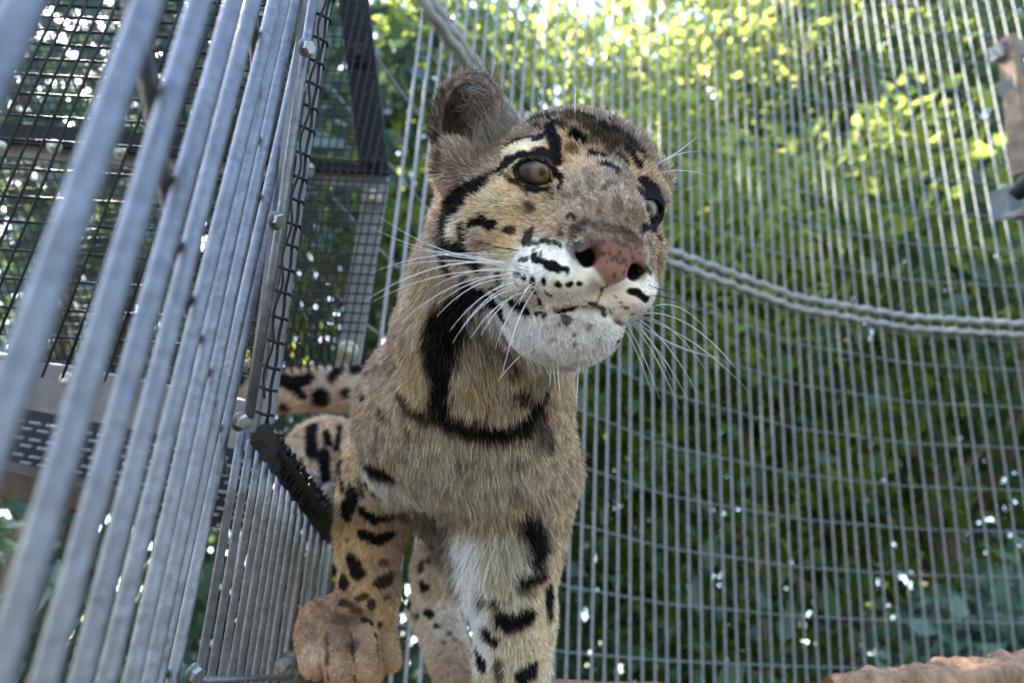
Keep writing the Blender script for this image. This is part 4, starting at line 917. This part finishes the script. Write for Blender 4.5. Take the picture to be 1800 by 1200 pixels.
def grow(nh, hidden_share=.10):
    q = rng.random(len(quads)); fn = facing[quads[:, 0]]
    w = np.where(fn > -.25, 1.0, hidden_share); w /= w.sum()
    fi = rng.choice(len(quads), nh, p=w)
    uu, vv = rng.random(nh), rng.random(nh)
    A, B, C, D = (BV[quads[fi, i]] for i in range(4))
    p = A * ((1 - uu) * (1 - vv))[:, None] + B * (uu * (1 - vv))[:, None] + C * (uu * vv)[:, None] + D * ((1 - uu) * vv)[:, None]
    nn = VN[quads[fi, 0]]
    c, ln, fw, dk = coat(p)
    r_, l = rimdist(p); nmk = nosemask(p)
    tg = fw - nn * (fw * nn).sum(1)[:, None]; tg /= np.linalg.norm(tg, axis=1)[:, None] + 1e-6
    c, _, _, dk = coat(p + tg * (ln * .0062)[:, None])          # a hair takes the tone of the mark its tip lies over
    keep = (nmk < .35) & ~((r_ < 1.20) & (l[:, 2] > -.9)) & ~((np.exp(-((l[:, 1] + 5.95) / .14) ** 2) > .5) & (np.abs(l[:, 0]) < .7) & (l[:, 2] > 4))
    nost = np.minimum(np.linalg.norm(l - [-1.3, -3.8, 5.0], axis=1), np.linalg.norm(l - [1.2, -3.9, 5.0], axis=1)); keep &= nost > .72
    p, nn, c, ln, fw, dk, r_, l = (x[keep] for x in (p, nn, c, ln, fw, dk, r_, l)); n = len(p)
    # head hair fans back from the nose, stays short near nose and eyes
    hd = (l[:, 2] > -6) & (l[:, 1] > -4.5)
    dn = np.linalg.norm(l - [0, -3.6, 5.3], axis=1)
    ins = np.exp(-(np.linalg.norm((l - [-5.8, 3.2, -4.0]) / [1.9, 2.7, 2.0], axis=1)) ** 2) > .33
    ins &= l[:, 1] > 1.7
    ln = np.where(ins, ln * .3, ln)
    keep2 = ~(ins & (rng.random(n) < .6)); p, nn, c, ln, fw, dk, r_, l, dn, hd, ins = (x[keep2] for x in (p, nn, c, ln, fw, dk, r_, l, dn, hd, ins)); n = len(p)
    ln = np.where(dn < 3, np.minimum(ln, .16 + .13 * dn), ln)
    ln = np.minimum(ln, np.where(r_ < 2.4, .10 + .30 * np.maximum(r_ - 1.20, 0), 9))
    tang = fw - nn * (fw * nn).sum(1)[:, None]; tl = np.linalg.norm(tang, axis=1)[:, None]; tang = tang / (tl + 1e-6)
    clump = (np.stack([vnoise(p, 210), vnoise(p + 11, 210), vnoise(p + 23, 210)], 1) - .5) + .9 * (np.stack([vnoise(p, 90), vnoise(p + 13, 90), vnoise(p + 29, 90)], 1) - .5)
    jit = rng.normal(size=(n, 3)) * .22
    lift = .42 + .25 * rng.random(n)
    d0 = nn * lift[:, None] + tang * .9 + jit + clump * .55; d0 /= np.linalg.norm(d0, axis=1)[:, None]
    ln = ln * (.65 + .6 * rng.random(n)) / 100
    gdir = -n_up[None, :] * .35
    d1 = d0 * .6 + tang * .55 + gdir * np.clip(ln * 40, 0, 1)[:, None] + clump * .35 + jit * .4; d1 /= np.linalg.norm(d1, axis=1)[:, None]
    k = 4; s = np.linspace(0, 1, k)
    pts = np.stack([p - nn * .0006 + d0 * (ln * t * (1 - .5 * t))[:, None] + d1 * (ln * .5 * t * t)[:, None] for t in s], 1)
    wpx = .00011 + .00016 * p[:, 2]
    wd_ = wpx * (.7 + .6 * rng.random(n))
    rad = wd_[:, None] * np.array([1.0, .95, .7, .12])[None, :]
    g_ = np.exp(rng.normal(size=n) * .42); pale = rng.random(n) < .08
    c = c * g_[:, None]; c[pale] = c[pale] * .5 + .5 * np.array([.55, .5, .42]) * (1 - .75 * dk[pale])[:, None]
    return pts, rad, np.clip(c, 0, .9)
NH = 500000
pts, rad, hc_ = grow(NH)
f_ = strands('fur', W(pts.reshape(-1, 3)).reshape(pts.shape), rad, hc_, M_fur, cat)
# long pale hairs inside the ear and along its rim
# --- eyes
M_eye, t_, b_ = nodes('eye')
tc = N(t_, 'ShaderNodeTexCoord'); sx = N(t_, 'ShaderNodeSeparateXYZ'); t_.links.new(tc.outputs['Object'], sx.inputs[0])
def m2(op, a, b__=None):
    n = N(t_, 'ShaderNodeMath', operation=op)
    for i, v in enumerate((a, b__)):
        if v is None: continue
        if isinstance(v, (int, float)): n.inputs[i].default_value = v
        else: t_.links.new(v, n.inputs[i])
    return n.outputs[0]
rx = m2('MULTIPLY', sx.outputs[0], 100.0); ry = m2('MULTIPLY', sx.outputs[1], 100.0)
rr = m2('SQRT', m2('ADD', m2('MULTIPLY', rx, rx), m2('MULTIPLY', ry, ry)))
at2 = m2('ARCTAN2', ry, rx)
cx = N(t_, 'ShaderNodeCombineXYZ'); t_.links.new(m2('MULTIPLY', at2, 5.0), cx.inputs[0]); t_.links.new(m2('MULTIPLY', rr, 2.0), cx.inputs[1])
no = N(t_, 'ShaderNodeTexNoise'); no.inputs['Scale'].default_value = 2.2; no.inputs['Detail'].default_value = 6; t_.links.new(cx.outputs[0], no.inputs['Vector'])
rn = m2('ADD', rr, m2('MULTIPLY', m2('SUBTRACT', no.outputs['Fac'], .5), .12))
irisc = ramp(t_, rn, [(0, (.07, .042, .010)), (.24, (.15, .095, .03)), (.42, (.17, .125, .05)), (.56, (.05, .036, .016)), (.66, (.012, .010, .008)), (.8, (.010, .008, .008)), (1, (.05, .035, .03))])
pr = m2('SQRT', m2('ADD', m2('MULTIPLY', m2('MULTIPLY', rx, 1.5), m2('MULTIPLY', rx, 1.5)), m2('MULTIPLY', ry, ry)))
pm = N(t_, 'ShaderNodeMapRange'); pm.inputs['From Min'].default_value = .23; pm.inputs['From Max'].default_value = .26; t_.links.new(pr, pm.inputs['Value'])
mxp = N(t_, 'ShaderNodeMix', data_type='RGBA'); mxp.inputs[6].default_value = (.003, .003, .003, 1)
t_.links.new(pm.outputs[0], mxp.inputs[0]); t_.links.new(irisc, mxp.inputs[7]); t_.links.new(mxp.outputs[2], b_.inputs['Base Color'])
b_.inputs['Roughness'].default_value = .5; b_.inputs['Coat Weight'].default_value = .75; b_.inputs['Coat Roughness'].default_value = .02; b_.inputs['Coat IOR'].default_value = 1.38
for s in (-1, 1):
    e, g0 = EYE[s]; R_ = .0115; V = []; n1, n2 = 40, 24
    for i in range(n2 + 1):
        th = PI * i / n2
        for j in range(n1):
            ph = 2 * PI * j / n1; z = math.cos(th); bulge = 1 + .10 * max(0, z - .72) / .28
            V.append((R_ * math.sin(th) * math.cos(ph), R_ * math.sin(th) * math.sin(ph), R_ * z * (bulge if z > 0 else 1)))
    Fc = [(i * n1 + j, i * n1 + (j + 1) % n1, (i + 1) * n1 + (j + 1) % n1, (i + 1) * n1 + j) for i in range(n2) for j in range(n1)]
    Fc = [tuple(reversed(f)) for f in Fc]
    me = mesh('eye', V, Fc, M_eye, True)
    o = bpy.data.objects.new('eye', me); col.objects.link(o)
    gw = Vector(RW @ (HR @ g0)); upw = Vector(RW @ HR[:, 1]); xw = upw.cross(gw).normalized(); yw = gw.cross(xw)
    c = W(H(*e)); mw = Matrix(((xw.x, yw.x, gw.x, c[0]), (xw.y, yw.y, gw.y, c[1]), (xw.z, yw.z, gw.z, c[2]), (0, 0, 0, 1)))
    o.parent = cat; o.matrix_parent_inverse = Matrix.Identity(4); o.matrix_local = Matrix.Translation(-Vector(cat.location)) @ mw
# --- long ear hair
ep, en = [], []
idx_ = np.nonzero((np.linalg.norm((lv - [-5.6, 3.4, -4.2]) / [2.6, 3.2, 2.6], axis=1) < 1) & (facing > 0))[0]
if len(idx_):
    idx_ = idx_[(lv[idx_, 0] > -5.9) | (lv[idx_, 1] > 4.6)]; ii = rng.choice(idx_, 700); p = BV[ii]; l = lv[ii]; nn = VN[ii]
    to = HR @ np.array([.0, .3, 0]); inward = (np.array([-5.8, 3.8, -3.0]) - l); inward /= np.linalg.norm(inward, axis=1)[:, None]; inw = inward @ HR.T
    d = nn * .5 + inw * .6 + HR[:, 1] * .5 + HR[:, 0] * -.1 + rng.normal(size=p.shape) * .25; d /= np.linalg.norm(d, axis=1)[:, None]
    L_ = (.8 + 1.5 * rng.random(len(p))) / 100; bend = rng.normal(size=p.shape) * .35 - n_up * .3
    pts = np.stack([p + d * (L_ * t)[:, None] + bend * (L_ * t * t * .5)[:, None] for t in np.linspace(0, 1, 5)], 1)
    cE = np.tile(np.array([.42, .36, .31]), (len(p), 1)) * (.5 + .7 * rng.random((len(p), 1)))
    strands('ear_hair', W(pts.reshape(-1, 3)).reshape(pts.shape), .00012 * np.tile([1, .9, .8, .6, .1], (len(p), 1)), cE, M_fur, cat)
# --- whiskers: root pixel, tip pixel, sag
WK = [((912,458),(655,372),26),((906,447),(650,398),22),((915,462),(700,430),6),((905,452),(650,480),-18),((912,468),(640,530),-30),((930,470),(700,497),-22),((905,478),(655,530),-20),
      ((915,485),(770,533),-16),((925,487),(700,572),-32),((905,492),(768,556),-22),((935,495),(790,582),-26),((922,502),(796,602),-28),((930,505),(812,577),-20),((940,512),(826,596),-22),((920,520),(870,614),-14),((950,500),(880,668),-30),((948,498),(912,536),-14),
      ((930,478),(740,440),-8),((918,475),(690,470),-14),((935,484),(760,505),-20),((925,512),(845,590),-16),
      ((935,590),(882,618),-5),((948,600),(876,668),-6),((970,632),(965,684),2),((985,640),(985,700),2),((1005,640),(1013,712),3),((975,640),(978,690),2),
      ((1128,556),(1288,642),-30),((1122,560),(1318,690),-22),((1130,548),(1250,590),-30),((1125,565),(1225,690),-20),((1115,575),(1210,704),-16),((1108,588),(1160,702),-12),((1100,592),(1146,692),-10),((1132,568),(1240,650),-26),((1128,575),(1262,628),12),((1120,580),(1195,720),-16),((1135,560),(1300,655),-34),((1118,570),(1180,668),-14),
      ((1146,290),(1228,238),6),((1148,295),(1232,266),-8),((1150,308),(1250,312),-10),((985,215),(965,152),-4),((960,212),(940,150),4),((1010,208),(1012,150),3)]
WD = [((1140,500),(1215,508),8),((1145,520),(1240,560),-10),((1143,535),(1220,600),-12),((900,436),(835,428),3),((912,440),(815,415),4)]
wt, wr, wc = [], [], []
for lst, c_ in ((WK, (.82, .82, .80)), (WD, (.03, .03, .03))):
    for (ax_, ay), (bx, by), sag in lst:
        h = hit(ax_, ay)
        for q_ in range(1, 9):
            if h is not None and h[2] < .43: break
            ax_, ay = (ax_ + (945 - ax_) * .15, ay + (490 - ay) * .1) if bx < 1000 else (ax_ + (1090 - ax_) * .15, ay + (530 - ay) * .1)
            h = hit(ax_, ay)
        if h is None: continue
        out = -.02 if bx < 1000 else .015
        if by > 660 and 950 < bx < 1030: out = -.004
        tip = P(bx, by, h[2] + out); mid = P((ax_ + bx) / 2 + (0), (ay + by) / 2 + sag, h[2] + out * .35)
        pts = []
        for t in np.linspace(0, 1, 12): pts.append((1 - t) ** 2 * h + 2 * t * (1 - t) * (mid * 2 - (h + tip) / 2) * 1.0 + t * t * tip)
        wt.append(pts); wr.append(np.interp(np.linspace(0, 1, 12), [0, .6, 1], [.00022, .00016, .00004])); wc.append(c_)
wt = np.array(wt); strands('whisker', W(wt.reshape(-1, 3)).reshape(wt.shape), np.array(wr), np.array(wc), M_fur, cat)
# --- claws just showing between the toes of the big front paw
M_claw = mat_plain('claw', (.45, .40, .34), .35, 0, .15, 300, .05)
for q in ((556, 1183, .574), (600, 1190, .558), (648, 1190, .562)):
    a = P(*q); MB().tube([W(a + np.array([0, .004, .004])), W(a + np.array([.0005, -.001, -.001])), W(a + np.array([.001, -.007, -.0005]))], [.0022, .0018, .0004], 10).build('claw', M_claw, cat, True)
